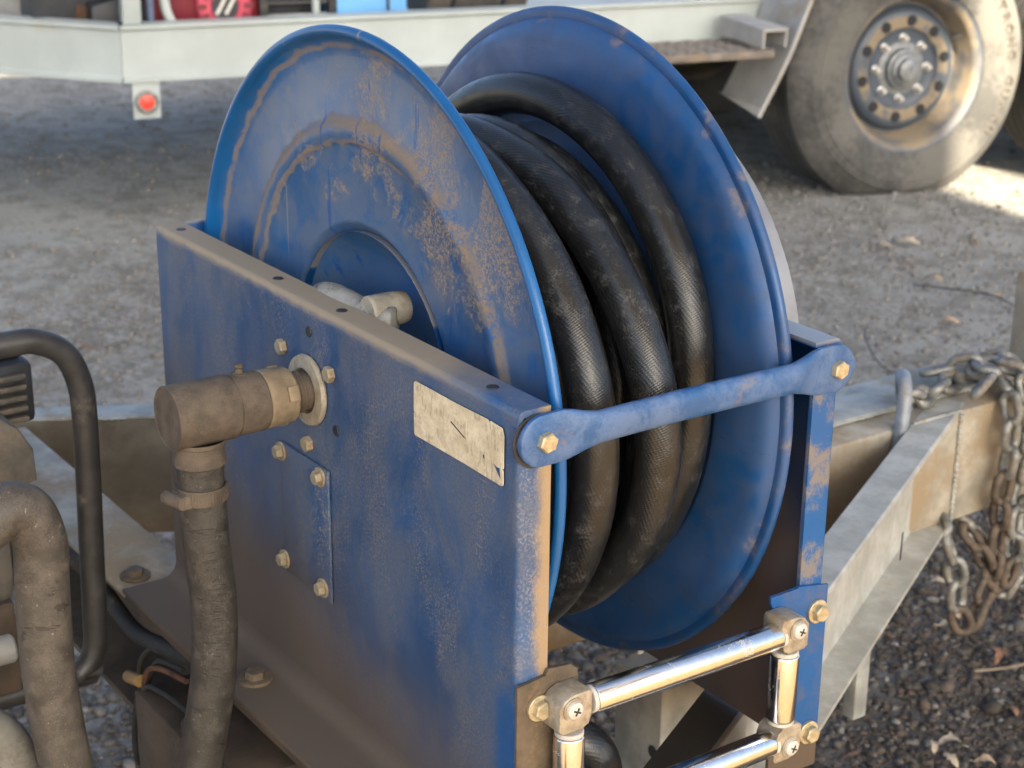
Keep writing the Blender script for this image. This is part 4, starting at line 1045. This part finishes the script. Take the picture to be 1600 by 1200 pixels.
mb = MB(); mb.disc((.1202, .02, .09), (1, 0, 0), .038, .002, 30); mb.build('badge', M['dark'], stc)
for dy in (-.012, .014):
    mb = MB(); mb.obox((.1230, .02+dy, .09), (1, 0, 0), (0, .5, .86), (0, -.86, .5), .0010, .026, .005); mb.build('badge_mark', M['nylon'], stc)
mb = MB(); mb.tube(crom([(.13, -.155, .34), (.13, -.150, .12), (.13, -.130, .05), (.13, -.10, .002)], 5), .014, 12); mb.build('white_pipe', M['white_trailer'], gen)
mb = MB(); mb.prism([(-.34, .10), (-.215, .13), (-.16, .06), (-.13, .002), (-.34, .002)], 'X', -.05, .09, .006); mb.build('guard', M['blackplastic'], gen)
rk = load('tube_rack', -.40, -1.81, 'black rack of thin bars between engine and blue crate', 'rack')
for k in range(4):
    mb = MB(); mb.tube([(.04, -.10, .02+.035*k), (.04, .09, .02+.035*k)], .006, 8); mb.build('bar', M['galv_flaky'] if k % 2 else M['blacktube'], rk)
for yy in (-.105, .095):
    mb = MB(); mb.box(.02, .055, yy-.012, yy+.012, .0005, .32, .003); mb.build('upright', M['blacktube'], rk)
mb = MB(); mb.box(-.1, .0, -.09, .08, .001, .28, .01); mb.build('battery', M['dark'], rk)
mb = MB(); mb.tube([(.05, .045, .001), (.05, .045, .3)], .011, 10); mb.build('white_pipe', M['white_trailer'], rk)
bc = load('blue_crate', -.48, -1.60, 'pale blue plastic crate on the trailer deck', 'crate')
blu = mat_simple('pale_blue_plastic', (.16, .42, .78), .45, 0, .1, 10)
mb = MB(); mb.box(-.15, .13, -.12, .11, .0005, .30, .015); mb.build('body', blu, bc)
mb = MB(); mb.box(.1302, .137, .045, .052, .001, .29); mb.build('strap', M['dark'], bc)
dr = load('grey_drum', -.52, -1.25, 'dark grey drum lying beside the blue crate', 'drum')
mb = MB(); mb.lathe([(.0001, -.16), (.125, -.16), (.13, -.155), (.13, .155), (.125, .16), (.0001, .16)], (0, 0, .131), 'Y', 40); mb.build('body', M['engine'], dr)
for yy in (-.08, .08):
    mb = MB(); mb.lathe([(.1305, yy-.008), (.135, yy), (.1305, yy+.008)], (0, 0, .131), 'Y', 40); mb.build('hoop', M['dark'], dr)

# ------------------------------------------------------------------ litter on the ground
rnd = random.Random(21)
leafm = [mat_simple('dry_leaf_tan', (.40, .29, .19), .8, 0, .35, 90), mat_simple('dry_leaf_brown', (.26, .13, .075), .8, 0, .35, 90), mat_simple('dry_leaf_pale', (.40, .33, .24), .8, 0, .25, 90)]
def leaf_me(seed):
    r = random.Random(seed); mb = MB(); n = 9; L = .022; rings = []
    top = []; 
    for i in range(n):
        t = i/(n-1); w = L*.42*math.sin(math.pi*min(1, t*.93+.04))**.8*(1+.45*r.uniform(-1, 1)); z = .010*math.sin(t*3+r.uniform(-.3, .3))+r.uniform(-.001, .001)
        x = (t-.5)*2*L; c = r.uniform(.2, .9)*w
        top.append(((x, -w, z+c*.7), (x, 0, z), (x, w, z+c*.6)))
    th = .0007
    for i in range(n-1):
        for j in range(2):
            q = [Vector(top[i][j]), Vector(top[i+1][j]), Vector(top[i+1][j+1]), Vector(top[i][j+1])]
            A = [mb.bm.verts.new(v) for v in q]; B = [mb.bm.verts.new(v-Vector((0, 0, th))) for v in q]
            mb.bm.faces.new(A); mb.bm.faces.new(B[::-1])
    mb.tube([(-L, 0, top[0][1][2]), (-L*1.35, .002, .002)], .0007, 5)
    bmesh.ops.remove_doubles(mb.bm, verts=list(mb.bm.verts), dist=.00005)
    return mb.mesh('leaf', 60)
leaves = []
for s in range(4):
    me = leaf_me(s)
    for m_ in leafm: leaves.append(copy_me(me, m_))
spots = []
for _ in range(46): spots.append((rnd.uniform(-.85, -.05), rnd.uniform(.85, 1.85), .8))
for _ in range(44): spots.append((rnd.uniform(-2.2, -.6), rnd.uniform(1.3, 3.4), 1.2))
for _ in range(26): spots.append((rnd.uniform(-2.6, -.95), rnd.uniform(.2, 1.3), 1.2))
for x, y, k in spots:
    o = bpy.data.objects.new('fallen_leaf', rnd.choice(leaves)); sc.collection.objects.link(o)
    s = k*rnd.uniform(.55, 1.2); o.scale = (s, s, s); o.location = (x, y, gz(x, y)+.010)
    o.rotation_euler = (rnd.uniform(-.5, .5), rnd.uniform(-.4, .4), rnd.uniform(0, 6.28))
    tag(o, 'small curled dry leaf lying loose on the gravel', 'leaf', 'dry leaves scattered on the gravel')
twm = mat_simple('dry_twig', (.22, .165, .115), .8, 0, .3, 60)
def twig(pts, rad, label):
    P = [(x, y, gz(x, y)+z) for x, y, z in pts]; mb = MB(); mb.tube(crom(P, 7), rad, 7); o = mb.build('twig', twm, None, 60); tag(o, label, 'twig')
twig([(-.195, .865, .012), (-.185, .90, .022), (-.165, .935, .020), (-.17, .975, .010)], .0028, 'curved pale twig on the gravel right of the galvanised rail')
twig([(-.33, 1.26, .014), (-.30, 1.33, .018), (-.30, 1.40, .03)], .0024, 'thin twig lying near the hanging chain')
wm = M['dark']
def wire(pts, rad, label):
    P = [(x, y, gz(x, y)+z) for x, y, z in pts]; mb = MB(); mb.tube(crom(P, 8), rad, 6); o = mb.build('wire_scrap', wm, None, 60); tag(o, label, 'wire')
wire([(-1.62, 2.35, .02), (-1.52, 2.24, .03), (-1.36, 2.13, .025), (-1.30, 2.15, .018), (-1.27, 2.23, .03), (-1.26, 2.27, .05)], .0018, 'thin bent wire hook lying behind the chain')
wire([(-1.24, 2.36, .012), (-1.22, 2.42, .03), (-1.26, 2.56, .06)], .0020, 'short straight wire behind the chain')
wire([(-1.80, 2.70, .012), (-1.62, 2.78, .014), (-1.45, 2.72, .012)], .0022, 'pale cable scrap beside the coupling block')
